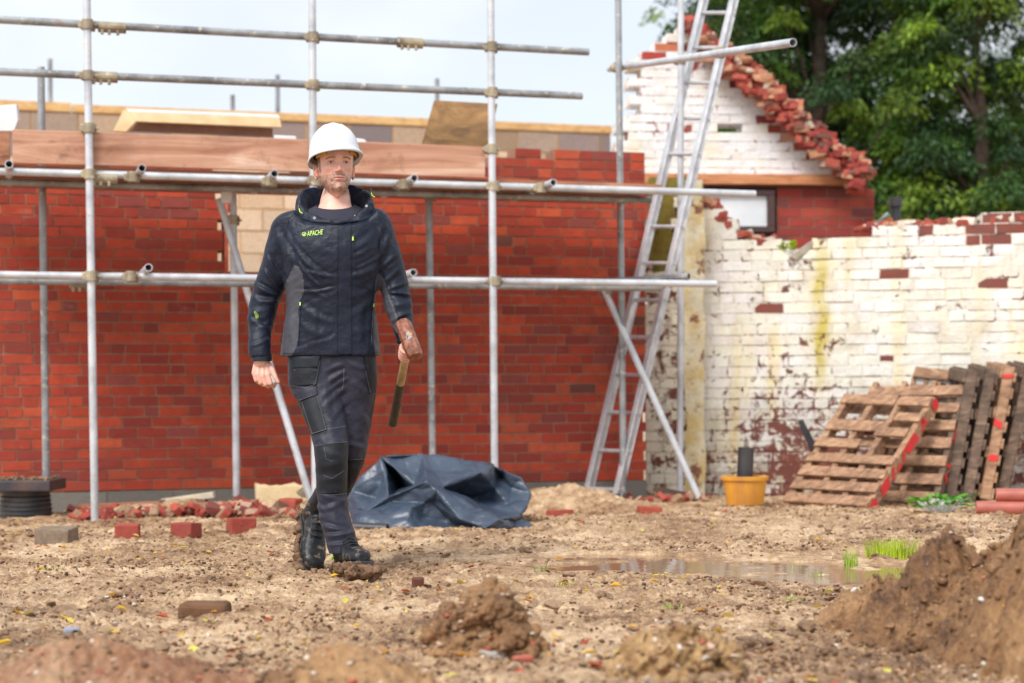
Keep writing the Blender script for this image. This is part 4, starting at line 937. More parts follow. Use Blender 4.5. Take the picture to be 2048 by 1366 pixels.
rc = lambda i: [(.38, .07, .045, 1), (.30, .055, .038, 1), (.36, .065, .042, 1), (.42, .085, .05, 1)][i % 4]
for i, (x, y, w, h, rz_, lb) in enumerate([(252, 1074, .12, .085, .1, 'squarish broken red brick in front of the white pole'), (368, 1072, .14, .082, -.5, 'red brick with dark end lying in the rubble front row'),
        (480, 1060, .15, .09, .5, 'red brick at the right of the rubble front row'), (578, 1015, .13, .10, -.3, 'orange-red brick beside the rear boot'), (300, 1008, .12, .07, .9, 'tilted red brick below the pale offcut'),
        (205, 1003, .2, .06, .2, 'flat red brick by the foot of the white pole'), (430, 1030, .1, .08, 1.1, 'small red half brick in the middle of the rubble'), (1300, 998, .15, .06, .2, 'brick with whitish face beside the right ladder foot'), (1120, 992, .16, .05, .4, 'flat red brick at the wall left of the ladder')]):
    chunk('brick', x, y, (w, .1, h), M_col, lb, 'brick', 10+i, rc(i), rot=rz_, Y=None if y > 1040 else F/310)
chunk('mud_caked_brick', 405, 1222, (.165, .09, .062), simple('caked_brick', (.16, .075, .035), (.10, .045, .02), 18, .85, bump=.7), 'brown mud-caked brick lying alone in the left foreground', 'brick', 40, bev=.016)
for nm, x, y, s, m_, lb in (('blue_shard', 140, 1262, .045, (.30, .36, .48), 'pale blue slate shard in the left foreground'), ('blue_shard', 185, 1322, .04, (.45, .52, .66), 'light blue shard on the bottom left mound'),
        ('brick_shard', 738, 1338, .07, (.45, .09, .06), 'rounded red brick shard at the bottom centre'), ('brick_shard', 1045, 1335, .055, (.45, .12, .08), 'red brick shard below the steep soil lump'), ('stone', 985, 1325, .075, (.36, .33, .29), 'grey stone at the foot of the steep soil lump'),
        ('brick_shard', 835, 1172, .045, (.15, .05, .03), 'dark pointed shard standing up right of the front boot')):
    chunk(nm, x, y, (s, s*.6, s*.4 if 'dark' not in lb else s*1.1), simple(nm, m_, tuple(q*.7 for q in m_), 20, .6), lb, 'shard' if nm != 'stone' else 'stone', int(x), bev=s*.14)
# pale offcut and foam chunk
quadslab('pale_offcut', [(320, 999), (425, 984), (428, 996), (322, 1010)], 11.3, simple('pale_board', (.78, .68, .50), (.62, .55, .42), 12, .7), .09, 'pale board offcut lying on the brick rubble', 'offcut')
mb = MB(); c0 = P(512, 998, 11.35); c1 = P(618, 968, 11.35); rq = random.Random(3); N_ = 9; vs = []
for i in range(N_+1):
    t = i/N_; x = c0.x+(c1.x-c0.x)*t
    for yy_, zz_ in ((0, 0), (.12, 0), (.12, 1), (0, 1)): vs.append((x+rq.uniform(-.008, .008), c0.y+yy_, c0.z-.02+(c1.z-c0.z+.02)*zz_*(1-.12*math.sin(t*5)**2)+rq.uniform(-.008, .008)))
mb.add(vs, [(4*i+a, 4*i+4+a, 4*i+4+(a+1) % 4, 4*i+(a+1) % 4) for i in range(N_) for a in range(4)]+[(3, 2, 1, 0), (4*N_, 4*N_+1, 4*N_+2, 4*N_+3)])
mb.build('foam_chunk', simple('yellowed_foam', (.82, .68, .42), (.70, .52, .28), 9, .8, bump=.6, bdist=.01), None, label='torn cream foam chunk by the foot of the leaning tube', cat='foam', bevel=.008)
quadslab('brown_plank', [(150, 1010), (330, 1003), (335, 1012), (150, 1022)], 11.2, M_board, .1, 'brown plank lying flat beside the black chamber', 'plank')
quadslab('burnt_plank', [(1310, 972), (1400, 990), (1400, 998), (1305, 982)], 12.3, simple('charred_wood', (.07, .045, .035), (.13, .08, .05), 15, .8), .05, 'charred plank lying at the foot of the cream pier', 'plank')
quadslab('slate_sliver', [(1596, 842), (1606, 838), (1636, 896), (1622, 906), (1612, 880)], 12.45, M_pvc, .02, 'dark slate sliver leaning against the painted wall left of the pallets', 'slate')
quadslab('coping_slab', [(1578, 514), (1622, 482), (1636, 486), (1592, 520)], F/260-.02, simple('grey_slab', (.42, .37, .30), (.30, .25, .2), 14, .8), .1, 'grey stone slab tilted on top of the painted wall', 'slab')
# brick rubble
rg = np.random.RandomState(77); mb = MB(); rr = random.Random(77)
for i in range(700):
    px = rr.uniform(140, 600) if i < 600 else rr.choice([rr.uniform(1040, 1170), rr.uniform(1235, 1420)]); Yr = rr.uniform(10.55, 11.4) if i < 600 else rr.uniform(12.0, 12.4)
    x = (px-CX)*Yr/F; z = gz(x, Yr)+(.07*math.exp(-((px-400)/210)**2)*rr.uniform(.2, 1) if i < 600 else rr.uniform(0, .04)); s = .010+.038*rr.random()**1.8
    Mx = Matrix.Translation((x, Yr, z)) @ Matrix.Rotation(rr.uniform(0, 6), 4, 'Z') @ Matrix.Rotation(rr.uniform(-.9, .9), 4, 'X') @ Matrix.Rotation(rr.uniform(-.9, .9), 4, 'Y')
    rock(mb, Mx.to_translation(), (s*1.5, s*1.1, s*.75), Mx.to_3x3(), pick(rr, [((.40, .068, .045), 6), ((.30, .055, .04), 4), ((.22, .06, .05), 2), ((.5, .32, .22), 2), ((.36, .22, .13), 6), ((.18, .10, .06), 2)]), rr)
mb.build('brick_rubble', M_col, None, label='heap of broken red brick pieces along the foot of the wall', cat='rubble', kind='stuff')
# grass tufts
M_grass = mat_colour('grass_blade', .5, .1, 40, .1, (.05, .10, .01))
def tuft(px, py, n, h, spread, label, col=(.25, .42, .03), seed=1, wide=.0016, name='grass_tuft', cat='grass tuft'):
    rg = random.Random(seed); Y = .745*F/(py-HY); p = P(px, py, Y); mb = MB()
    for i in range(n):
        r = spread*rg.random()**.5; a = rg.uniform(0, 6.28); bx, by = p.x+r*math.cos(a)*1.4, p.y+r*math.sin(a)*.8; bz = max(gz(bx, by), PUD_Z)-.003
        d = Vector((math.cos(a)*rg.uniform(0, .7)+rg.uniform(-.2, .2), math.sin(a)*rg.uniform(0, .5), 0)); hh = h*rg.uniform(.5, 1.1); side = Vector((-d.y, d.x, 0)); side = side.normalized() if side.length > .01 else Vector((1, 0, 0)); side = (side+Vector((rg.uniform(-.5, 1), 0, 0))).normalized()*wide
        vs = []; 
        for t in (0, .35, .7, 1): c = Vector((bx, by, bz))+Vector((0, 0, hh*(t-.22*t*t)))+d*hh*.55*t*t; w = side*(1-.85*t); vs += [c-w, c+w]
        f = rg.uniform(.7, 1.25); mb.add(vs, [(2*k, 2*k+1, 2*k+3, 2*k+2) for k in range(3)], (col[0]*f, col[1]*f, col[2]*f, 1))
    mb.build(name, M_grass, None, label=label, cat=cat, group='grass tufts in the mud' if name == 'grass_tuft' else None)
tuft(1783, 1128, 520, .115, .085, 'largest bright green grass tuft, at the far side of the puddle', (.46, .60, .03), 1, .0018)
tuft(1702, 1140, 80, .11, .022, 'narrow upright grass tuft standing in the puddle left of the largest tuft', (.33, .52, .04), 2)
tuft(1082, 1157, 26, .075, .02, 'sparse dark grass tuft on the mud right of the man', (.16, .30, .03), 3, .0014)
tuft(1132, 1182, 40, .03, .03, 'short yellow-green tuft in the mud below the sparse dark tuft', (.42, .52, .05), 4)
tuft(408, 1228, 34, .04, .025, 'light green sprig growing in front of the mud-caked brick', (.38, .56, .08), 5, .003)
tuft(1640, 1160, 26, .05, .035, 'thin grass blades at the near edge of the puddle', (.30, .42, .06), 6, .0012)
tuft(1590, 1145, 20, .05, .03, 'thin grass blades standing in the puddle middle', (.34, .46, .06), 16, .0012)
tuft(110, 1158, 24, .05, .03, 'faint dark grass blades at the left of the mud', (.2, .3, .05), 7, .0012)
tuft(1345, 1240, 34, .022, .03, 'low light green patch in the mud right of the steep lump', (.36, .52, .10), 8, .003)
tuft(1575, 1225, 40, .018, .04, 'flat faded green patch in the mud below the puddle', (.36, .45, .12), 9, .003)
tuft(1250, 1070, 8, .09, .03, 'tall thin blades left of the puddle', (.4, .45, .1), 10, .0011)
def broadleaf(px, py, Y, n, R_, s, label, name, seed, col, zb=None):
    rg = random.Random(seed); p = P(px, py, Y); zb = gz(p.x, p.y) if zb is None else zb; mb = MB(); st = MB()
    for i in range(n):
        a = rg.uniform(0, 6.28); r = R_*rg.random()**.6; c = Vector((p.x+r*math.cos(a), p.y+r*math.sin(a)*.5, zb+rg.uniform(.02, s*1.7))); L = s*rg.uniform(.6, 1.2)
        d = Vector((math.cos(a), math.sin(a), rg.uniform(-.1, .6))).normalized(); sd = d.cross(Vector((rg.uniform(-.3, .3), rg.uniform(-.3, .3), 1))).normalized(); up = sd.cross(d)
        vs = [c]+[c+d*L*u+sd*L*w+up*L*abs(w)*.35 for u, w in ((.15, .25), (.5, .42), (.8, .25), (1.1, 0), (.8, -.25), (.5, -.42), (.15, -.25))]+[c+d*L*.55-up*.02*L]
        f = rg.uniform(.6, 1.3); mb.add(vs, [(8, k, k+1) for k in range(7)]+[(8, 7, 0)], (col[0]*f, col[1]*f, col[2]*f, 1))
        st.tube((p.x+r*.2*math.cos(a), p.y+r*.1*math.sin(a), zb-.01), c, .0025, .002, 5, cap=False)
    t = empty(name, tuple(p), label=label, cat='plant'); mb.build('leaves', M_leaf, t); st.build('stems', M_grass, t)
broadleaf(1880, 1038, 10.8, 90, .19, .055, 'bright green broad leaved weed on the ground before the pallets', 'weed', 3, (.12, .38, .03))
broadleaf(1576, 500, F/259-.03, 46, .05, .045, 'yellow-green weed sprouting on top of the painted wall', 'wall_weed', 4, (.45, .62, .02), P(1576, 506, F/259).z)

# ================================================================== THE MAN
YM = 7.08
def Q_(px, py, dy=0): return P(px, py, YM+dy)
def ringloft(mb, rings, n=28, ex=2.2):
    vs = []
    for r in rings:
        L, R, py, dy, hd = r[:5]; e = r[5] if len(r) > 5 else ex; tilt = r[6] if len(r) > 6 else 0
        c = Q_((L+R)/2, py, dy); hw = (R-L)/2*(YM+dy)/F
        for i in range(n):
            a = 2*math.pi*i/n; ca, sa = math.cos(a), math.sin(a)
            x = math.copysign(abs(ca)**(2/e), ca)*hw; y = math.copysign(abs(sa)**(2/e), sa)*hd
            vs.append((c.x+x, c.y+y, c.z+tilt*x))
    k = len(rings); fs = [(j*n+i, j*n+(i+1) % n, (j+1)*n+(i+1) % n, (j+1)*n+i) for j in range(k-1) for i in range(n)]
    fs += [tuple(range(n))[::-1], tuple((k-1)*n+i for i in range(n))]
    mb.add(vs, fs)
def interp(rings, m=4):
    """smooth (Catmull-Rom) refinement of a ring list"""
    out = []; R = [list(r)+[2.2, 0][max(0, len(r)-5):] for r in rings]
    for i in range(len(R)-1):
        p0, p1, p2, p3 = R[max(i-1, 0)], R[i], R[i+1], R[min(i+2, len(R)-1)]
        for k in range(m):
            t = k/m; out.append([.5*((2*b)+(-a+c)*t+(2*a-5*b+4*c-d)*t*t+(-a+3*b-3*c+d)*t**3) for a, b, c, d in zip(p0, p1, p2, p3)])
    out.append(R[-1]); return out
def caps(mb, pts, rad, n=12, seg=5):
    """chain of rounded segments"""
    pts = [Vector(p) for p in pts]
    for (a, b), (ra, rb) in zip(zip(pts, pts[1:]), zip(rad, rad[1:])):
        d = (b-a); L = d.length; d.normalize(); p = d.orthogonal().normalized(); q = d.cross(p); prof = []
        for k in range(seg+1): t = math.pi/2*k/seg; prof.append((-math.cos(t)*ra, math.sin(t)*ra))
        for k in range(seg+1): t = math.pi/2*k/seg; prof.append((L+math.sin(t)*rb, math.cos(t)*rb))
        vs = [a+d*z+(p*math.cos(2*math.pi*i/n)+q*math.sin(2*math.pi*i/n))*max(r, 1e-4) for z, r in prof for i in range(n)]
        m_ = len(prof); fs = [(j*n+i, j*n+(i+1) % n, (j+1)*n+(i+1) % n, (j+1)*n+i) for j in range(m_-1) for i in range(n)]
        fs += [tuple(range(n))[::-1], tuple((m_-1)*n+i for i in range(n))]; mb.add(vs, fs)
def remesh(mb, voxel, sm=4, smf=.5):
    me = mesh('tmp', mb.v, mb.f, []); bm = bmesh.new(); bm.from_mesh(me); bmesh.ops.recalc_face_normals(bm, faces=bm.faces); bm.to_mesh(me); bm.free()
    o = bpy.data.objects.new('tmp', me); C.objects.link(o)
    m = o.modifiers.new('r', 'REMESH'); m.mode = 'VOXEL'; m.voxel_size = voxel
    if sm: s = o.modifiers.new('s', 'SMOOTH'); s.factor = smf; s.iterations = sm
    dg = bpy.context.evaluated_depsgraph_get(); ev = o.evaluated_get(dg); r = bpy.data.meshes.new_from_object(ev); bpy.data.objects.remove(o); bpy.data.meshes.remove(me)
    r.materials.clear(); smooth(r); return r
def getv(me):
    n = len(me.vertices); V = np.empty(n*3, np.float32); me.vertices.foreach_get('co', V); N = np.empty(n*3, np.float32); me.vertex_normals.foreach_get('vector', N)
    return V.reshape(-1, 3).astype(float), N.reshape(-1, 3).astype(float)
def setv(me, V): me.vertices.foreach_set('co', V.astype(np.float32).ravel()); me.update()
def folds(V, N, lst, back=False):
    px, py = PRn(V); D = np.zeros(len(V)); front = np.clip((-N[:, 1]+.35)*1.5, 0, 1)
    for x1, y1, x2, y2, w, d in lst:
        vx, vy = x2-x1, y2-y1; L = math.hypot(vx, vy); t = ((px-x1)*vx+(py-y1)*vy)/L/L; q = ((px-x1)*vy-(py-y1)*vx)/L
        q = q+L*.05*np.sin(t*3.0)          # slight bow
        tp = np.clip(np.minimum(t+.12, 1.12-t)/.4, 0, 1); tp = tp*tp*(3-2*tp)
        D += d*tp*(np.exp(-(q/w)**2)-.75*np.exp(-((q-1.9*w)/(w*.9))**2))
    return D*front
def wnoise(V, s, seed=0, stretch=(1, 1, 1)):
    a, b, c = V[:, 0]*stretch[0], V[:, 1]*stretch[1], V[:, 2]*stretch[2]
    return fbm(a+c*.31, c+b*.77, s, 3, seed)+fbm(b+a*.2, c*1.1-a*.4, s, 3, seed+9)
def polymask(px, py, poly):
    c = np.zeros(len(px), bool); n = len(poly); j = n-1
    for i in range(n):
        xi, yi = poly[i]; xj, yj = poly[j]
        if yi != yj: c ^= ((yi > py) != (yj > py)) & (px < (xj-xi)*(py-yi)/(yj-yi)+xi)
        j = i
    return c
def facepx(me):
    n = len(me.polygons); c = np.empty(n*3, np.float32); me.polygons.foreach_get('center', c); c = c.reshape(-1, 3).astype(float); nn = np.empty(n*3, np.float32); me.polygons.foreach_get('normal', nn); return PRn(c)+(nn.reshape(-1, 3), c)
man = empty('person', tuple(Q_(668, 1145)), label='man in white hard hat, navy jacket and grey work trousers striding across the mud', cat='person')
def rigid(me_or_mb, Mx): me_or_mb.v = [tuple(Mx @ Vector(v)) for v in me_or_mb.v]

# ---- head frame
HO = Q_(672, 391, 0); HM = Matrix.Translation(HO) @ Matrix.Rotation(math.radians(16), 4, 'Z') @ Matrix.Rotation(math.radians(-1.5), 4, 'X') @ Matrix.Rotation(math.radians(-1.2), 4, 'Y')
HMI = HM.inverted()
def cr(xs, ys, x):
    return np.interp(x, xs, ys)
def smoothcurve(xs, ys, x):
    xs = np.array(xs); ys = np.array(ys); g = np.linspace(xs[0], xs[-1], 200); y = np.interp(g, xs, ys); k = np.ones(13)/13
    y = np.convolve(np.pad(y, 6, 'edge'), k, 'valid'); return np.interp(x, g, y)
nv_, na_ = 190, 220
vv = np.linspace(-.012, .252, nv_)
wid = smoothcurve([-.012, 0, .012, .03, .05, .075, .10, .128, .16, .19, .22, .24, .252], [.006, .024, .034, .046, .0565, .0635, .0685, .0715, .0750, .075, .064, .042, .008], vv)
frt = smoothcurve([-.012, 0, .012, .025, .035, .048, .058, .072, .09, .115, .132, .15, .19, .215, .24, .252], [.058, .078, .089, .093, .0905, .088, .092, .0915, .089, .0885, .091, .098, .097, .088, .055, .008], vv)
bck = smoothcurve([-.012, 0, .03, .06, .10, .14, .18, .21, .24, .252], [-.005, -.02, -.052, -.066, -.085, -.097, -.098, -.085, -.05, -.005], vv)
A_ = np.linspace(0, 2*np.pi, na_, endpoint=False)            # 0 = front
U = np.sin(A_)[None, :]; Cc = np.cos(A_)[None, :]
ee = np.where(Cc > 0, 2.35, 2.05)
u = np.sign(U)*np.abs(U)**(2/ee)*wid[:, None]; f = np.where(Cc > 0, np.abs(Cc)**(2/ee)*(frt[:, None]-.005)+.005, .005-np.abs(Cc)**(2/ee)*(.005-bck[:, None]))
v = np.repeat(vv[:, None], na_, 1); fm = np.clip(Cc*1.6, 0, 1)
def G(u0, v0, su, sv): return np.exp(-((u-u0)/su)**2-((v-v0)/sv)**2)
add = np.zeros_like(u)
nh = smoothcurve([.06, .080, .083, .088, .093, .105, .12, .135, .15], [0, 0, .010, .022, .0245, .0185, .0115, .0045, 0], v); ns = np.interp(v, [.08, .09, .11, .135], [.0125, .0105, .0075, .0065])
add += nh*np.exp(-(u/ns)**2)
for s in (-1, 1):
    add += .0085*G(s*.0135, .0885, .006, .0065)-.004*G(s*.0065, .0815, .004, .003)
    add += -.0160*G(s*.030, .1275, .0185, .0115)+.0072*G(s*.027, .1460, .020, .0065)+.0060*G(s*.044, .103, .016, .014)-.0065*G(s*.050, .068, .014, .02)
    add += -.0036*np.exp(-((u-s*(.020+(.092-v)*.35))/.0035)**2)*np.clip((.094-v)/.01, 0, 1)*np.clip((v-.055)/.01, 0, 1)
    add += .003*G(s*.045, .03, .015, .02)
    r2 = (u-s*.0315)**2+(v-.1270)**2; bul = np.sqrt(np.clip(.0142**2-r2, 0, None)); add += bul*.84
    op = .0047*(1-((u-s*.0315)/.0148)**2); inside = np.clip((op-np.abs(v-.1262))/.0012, 0, 1); add -= inside*.0052
    add += -.0018*np.exp(-((v-.1345-.0005)/.0012)**2)*np.exp(-((u-s*.0315)/.013)**2)
add += .0048*G(0, .0655, .019, .0035)-.0012*G(0, .069, .003, .004)+.0062*G(0, .0545, .0165, .0040)-.0050*np.exp(-((v-.0598-.0006*np.cos(u*160))/.0018)**2)*np.exp(-(u/.022)**4)
add += -.004*G(0, .0455, .018, .005)+.004*G(0, .024, .014, .010)-.0012*G(0, .074, .004, .006)
f2 = f+add*fm
hv = np.stack([u, -f2, v], 2).reshape(-1, 3)
hb = MB(); nf = [(j*na_+i, j*na_+(i+1) % na_, (j+1)*na_+(i+1) % na_, (j+1)*na_+i) for j in range(nv_-1) for i in range(na_)]+[tuple(range(na_))[::-1], tuple((nv_-1)*na_+i for i in range(na_))]
hb.add([tuple(HM @ Vector(p)) for p in hv], nf)
# ears
for s in (-1, 1):
    ear = MB(); pts = []
    for k in range(15):
        t = k/14; a = math.radians(-100+ t*250); pts.append(Vector((s*(.0745+.010*math.sin(math.pi*t)), .016-.0*t-math.sin(a+1.2)*.004+ .013*math.cos(a)*-1*-1, .098+.027*math.sin(a)+.0)))
    caps(ear, pts, [.0038+.0012*math.sin(k/14*math.pi) for k in range(15)], 8, 3)
    caps(ear, [Vector((s*.0735, .008, .110)), Vector((s*.0765, .012, .096)), Vector((s*.0745, .006, .076))], [.0085, .0085, .0065], 10, 4)
    rigid(ear, HM); hb.add(ear.v, ear.f)
# neck and hidden torso, limbs
ringloft(hb, interp([(650, 694, 372, .035, .050), (645, 699, 386, .030, .056), (641, 701, 400, .022, .060), (638, 704, 412, .015, .062), (626, 716, 424, .012, .072), (596, 746, 438, .01, .085), (575, 765, 460, .0, .095), (582, 757, 520, 0, .105), (582, 745, 600, 0, .10), (590, 742, 700, 0, .095), (592, 745, 740, 0, .095)], 3), 36, 2.2)
caps(hb, [Q_(582, 466), Q_(536, 590, .02), Q_(520, 652, -.01), Q_(521, 703, -.05), Q_(522, 724, -.06)], [.045, .032, .028, .028, .0275], 16)
caps(hb, [Q_(752, 466), Q_(791, 588, .015), Q_(804, 645, -.02), Q_(810, 668, -.04), Q_(811, 684, -.055)], [.045, .032, .028, .027, .0275], 16)
caps(hb, [Q_(632, 735), Q_(662, 900, -.12), Q_(682, 1105, -.17)], [.07, .045, .03], 16)
caps(hb, [Q_(700, 735), Q_(697, 915, .03), Q_(634, 1040, .185)], [.06, .04, .03], 16)
# his right hand (left in the picture), relaxed and half closed
def H(px, py, dy): return Q_(px, py, dy)
mc_ = [((513, 728), (508, 746), -.052, .0105), ((518, 727), (516, 749), -.060, .0115), ((526, 726), (526, 751), -.064, .012), ((533, 727), (536, 750), -.062, .012)]
for (a, b, d_, r_) in mc_: caps(hb, [H(a[0], a[1], -.055), H(b[0], b[1], d_-.012)], [.0135, r_], 12, 4)
fing = [[(508, 747, -.066), (512, 761, -.066), (519, 766, -.042), (524, 757, -.028)], [(516, 750, -.074), (521, 766, -.073), (528, 770, -.046), (532, 760, -.028)],
        [(526, 752, -.078), (531, 769, -.077), (537, 773, -.048), (540, 762, -.028)], [(536, 751, -.075), (541, 767, -.078), (547, 773, -.055), (551, 767, -.036)]]
for k, fg in enumerate(fing): r = (.0078, .0088, .0092, .0094)[k]; caps(hb, [H(*p) for p in fg], [r*1.13, r*1.04, r*.96, r*.85], 12, 4)
caps(hb, [H(536, 728, -.05), H(545, 741, -.066), H(551, 755, -.074), H(556, 764, -.074)], [.0135, .0115, .0098, .0082], 12, 4)
# his left hand closed round the sledgehammer
HC = P(818, 679, 6.93); HE = P(785, 849, 7.40); hu = (HE-HC).normalized()
wr = Q_(811, 684, -.055); gpnt = HC+hu*.092
sidev = (Vector((0, 0, 1))-hu*hu.z).normalized(); latv = hu.cross(sidev).normalized()
if latv.x > 0: latv = -latv                        # latv points to picture left
for k, (off, r_) in enumerate(((.060, .0094), (.0785, .0094), (.097, .0090), (.114, .0080))):
    c = HC+hu*off; R_ = .0185+r_*.8; pts = []
    for q in range(9):
        a = math.radians(-35+q*29); pts.append(c+(sidev*math.cos(a)*-1*-1+latv*math.sin(a))*R_ if k < 9 else c)
    caps(hb, pts, [r_*(1.1-.03*q) for q in range(9)], 10, 3)
caps(hb, [wr, HC+hu*.065+sidev*.030], [.024, .017], 12, 4); caps(hb, [wr, HC+hu*.105+sidev*.028], [.024, .016], 12, 4); caps(hb, [wr, gpnt+sidev*.03-latv*.012], [.024, .017], 12, 4)
caps(hb, [HC+hu*.075+sidev*.026-latv*.022, HC+hu*.055-latv*.030, HC+hu*.050-sidev*.024-latv*.016, HC+hu*.052-sidev*.030+latv*.008], [.013, .0115, .0105, .0088], 12, 4)
body = remesh(hb, .0023, 2, .4)
V, N = getv(body); hl = np.c_[V, np.ones(len(V))] @ np.array(HMI).T; U_, W_, Z_ = hl[:, 0], -hl[:, 1], hl[:, 2]
ishead = (Z_ > -.03) & (np.abs(U_) < .11) & (np.abs(W_) < .15); fr = ishead & (W_ > .02)
px, py = PRn(V)
col = np.tile(np.array([.74, .42, .33]), (len(V), 1)); nn = fbm(V[:, 0]*1.3+V[:, 1], V[:, 2]+V[:, 1]*.5, 60, 3, 5)
col *= (1+nn*.22)[:, None]
def gs(x, c, s): return np.exp(-((x-c)/s)**2)
def blend(mask, c): 
    global col
    col = col*(1-mask[:, None])+np.array(c)*mask[:, None]
blend(fr*.40*(gs(np.abs(U_), .042, .018)*gs(Z_, .095, .02)), (.62, .22, .16)); blend(fr*.45*gs(U_, 0, .014)*gs(Z_, .09, .014), (.62, .20, .15))
blend(ishead*.5*(np.abs(U_) > .0725)*(Z_ < .135), (.62, .20, .15))
beard = np.clip((.083-Z_+np.abs(U_)*.30-.004)/.034, 0, 1)*np.clip((Z_+.010)/.02, 0, 1)*(W_ > -.015)*ishead*np.clip((np.abs(U_)*1.0+.030-np.clip(Z_-.070, 0, 1)*9)/.02, 0, 1)
must = fr*gs(Z_, .0745, .006)*np.clip((.030-np.abs(U_))/.006, 0, 1)
stub = np.clip(beard*.9+must*.9, 0, 1)*(.55+wnoise(V, 170, 8, (1, 1, .7))*.9); stub *= 1-.75*gs(U_, 0, .021)*gs(Z_, .0597, .0085)
blend(np.clip(stub*1.15, 0, .9), (.15, .085, .05))
lips = fr*np.clip((.0225-np.abs(U_))/.004, 0, 1)*np.clip((.0072-np.abs(Z_-.0597)-np.abs(U_)*.13)/.002, 0, 1); blend(lips*.8, (.56, .19, .16))
blend(fr*np.clip((.024-np.abs(U_))/.003, 0, 1)*gs(Z_, .0598, .0014)*.75, (.16, .045, .04))
for s in (-1, 1):
    du = (U_-s*.0315)
    brow = fr*np.clip((.0205-np.abs(du-s*.002))/.004, 0, 1)*gs(Z_, .1448-.10*np.clip(s*du-.006, 0, 1)*3+.02*0, .0032); blend(brow*.9, (.12, .065, .035))
    op = .0052*(1-(du/.0150)**2); edge = fr*(np.abs(du) < .0155)*np.exp(-((Z_-.1262-op)/.0013)**2); blend(edge*.85, (.08, .04, .03))
    edge = fr*(np.abs(du) < .0150)*np.exp(-((Z_-.1262+op)/.0013)**2); blend(edge*.45, (.25, .10, .08))
    blend(fr*.25*gs(du, 0, .016)*gs(Z_, .116, .005), (.50, .20, .17))
hair = ishead*np.clip(((Z_-.118)/.012), 0, 1)*np.clip((.045-W_)/.008, 0, 1); hair = np.maximum(hair, ishead*np.clip((Z_-.045)/.01, 0, 1)*(W_ < -.028)); hair = np.maximum(hair, ishead*(np.abs(U_) > .06)*(W_ > .012)*(W_ < .036)*np.clip((Z_-.088)/.01, 0, 1))
blend(np.clip(hair, 0, 1)*.85*(.85+nn), (.10, .06, .035))
hand1 = (px < 570) & (py > 715); hand2 = (px > 785) & (py > 650)
kn = np.zeros(len(V))
for fg in fing: 
    for q in (0, 1): d = V-np.array(Q_(*fg[q])); kn = np.maximum(kn, np.exp(-(d**2).sum(1)/.010**2))
blend(kn*.4, (.66, .24, .18)); blend(hand2*.25, (.66, .25, .18))
a = body.color_attributes.new('Col', 'FLOAT_COLOR', 'POINT'); a.data.foreach_set('color', np.c_[np.clip(col, 0, 1), np.ones(len(V))].astype(np.float32).ravel())
msk = NT('skin'); at = msk.attr(); msk.base(at.outputs['Color']); msk.set(Roughness=.46, Subsurface_Weight=.12, Subsurface_Scale=.01); msk.bump(msk.noise(msk.coord(), 420, 3), .25, .001)
body.materials.append(msk.m); link('body', body, man)
# eyes
for s in (-1, 1):
    e = MB(); c = Vector((s*.0315, 0, .1265)); r = .0118
    j = int(np.argmin(np.abs(vv-.1265))); ii = int(np.argmin(np.abs(u[j]-s*.0315)+(Cc[0] < 0)*9)); surf = f2[j, ii]; cy = -(surf+.0034-r)
    R_ = r; vs = []; nl = 14; nn_ = 20; cols_ = []; gaze = Vector((s*-.0+.10, -1, .02)).normalized(); px_ = gaze.orthogonal().normalized(); q_ = gaze.cross(px_)
    fs = []
    for k in range(nl+1):
        t = math.pi*(k/nl)**1.35
        for i in range(nn_):
            p = Vector((c.x, cy, c.z))+(gaze*math.cos(t)+(px_*math.cos(2*math.pi*i/nn_)+q_*math.sin(2*math.pi*i/nn_))*math.sin(t))*R_; vs.append(HM @ p)
            a_ = math.sin(t)*R_ if t < math.pi/2 else 1; cols_.append((.008, .008, .01, 1) if a_ < .0026 else (.05, .07, .09, 1) if a_ < .0060 else (.50, .44, .41, 1))
    fs = [(k*nn_+i, k*nn_+(i+1) % nn_, (k+1)*nn_+(i+1) % nn_, (k+1)*nn_+i) for k in range(nl) for i in range(nn_)]
    me = mesh('eye', vs, fs, None or [], True, cols_); mm = bpy.data.materials.get('eyeball')
    if not mm: q2 = NT('eyeball'); q2.base(q2.attr().outputs['Color']); q2.set(Roughness=.08); mm = q2.m
    me.materials.append(mm); link('eye', me, man)

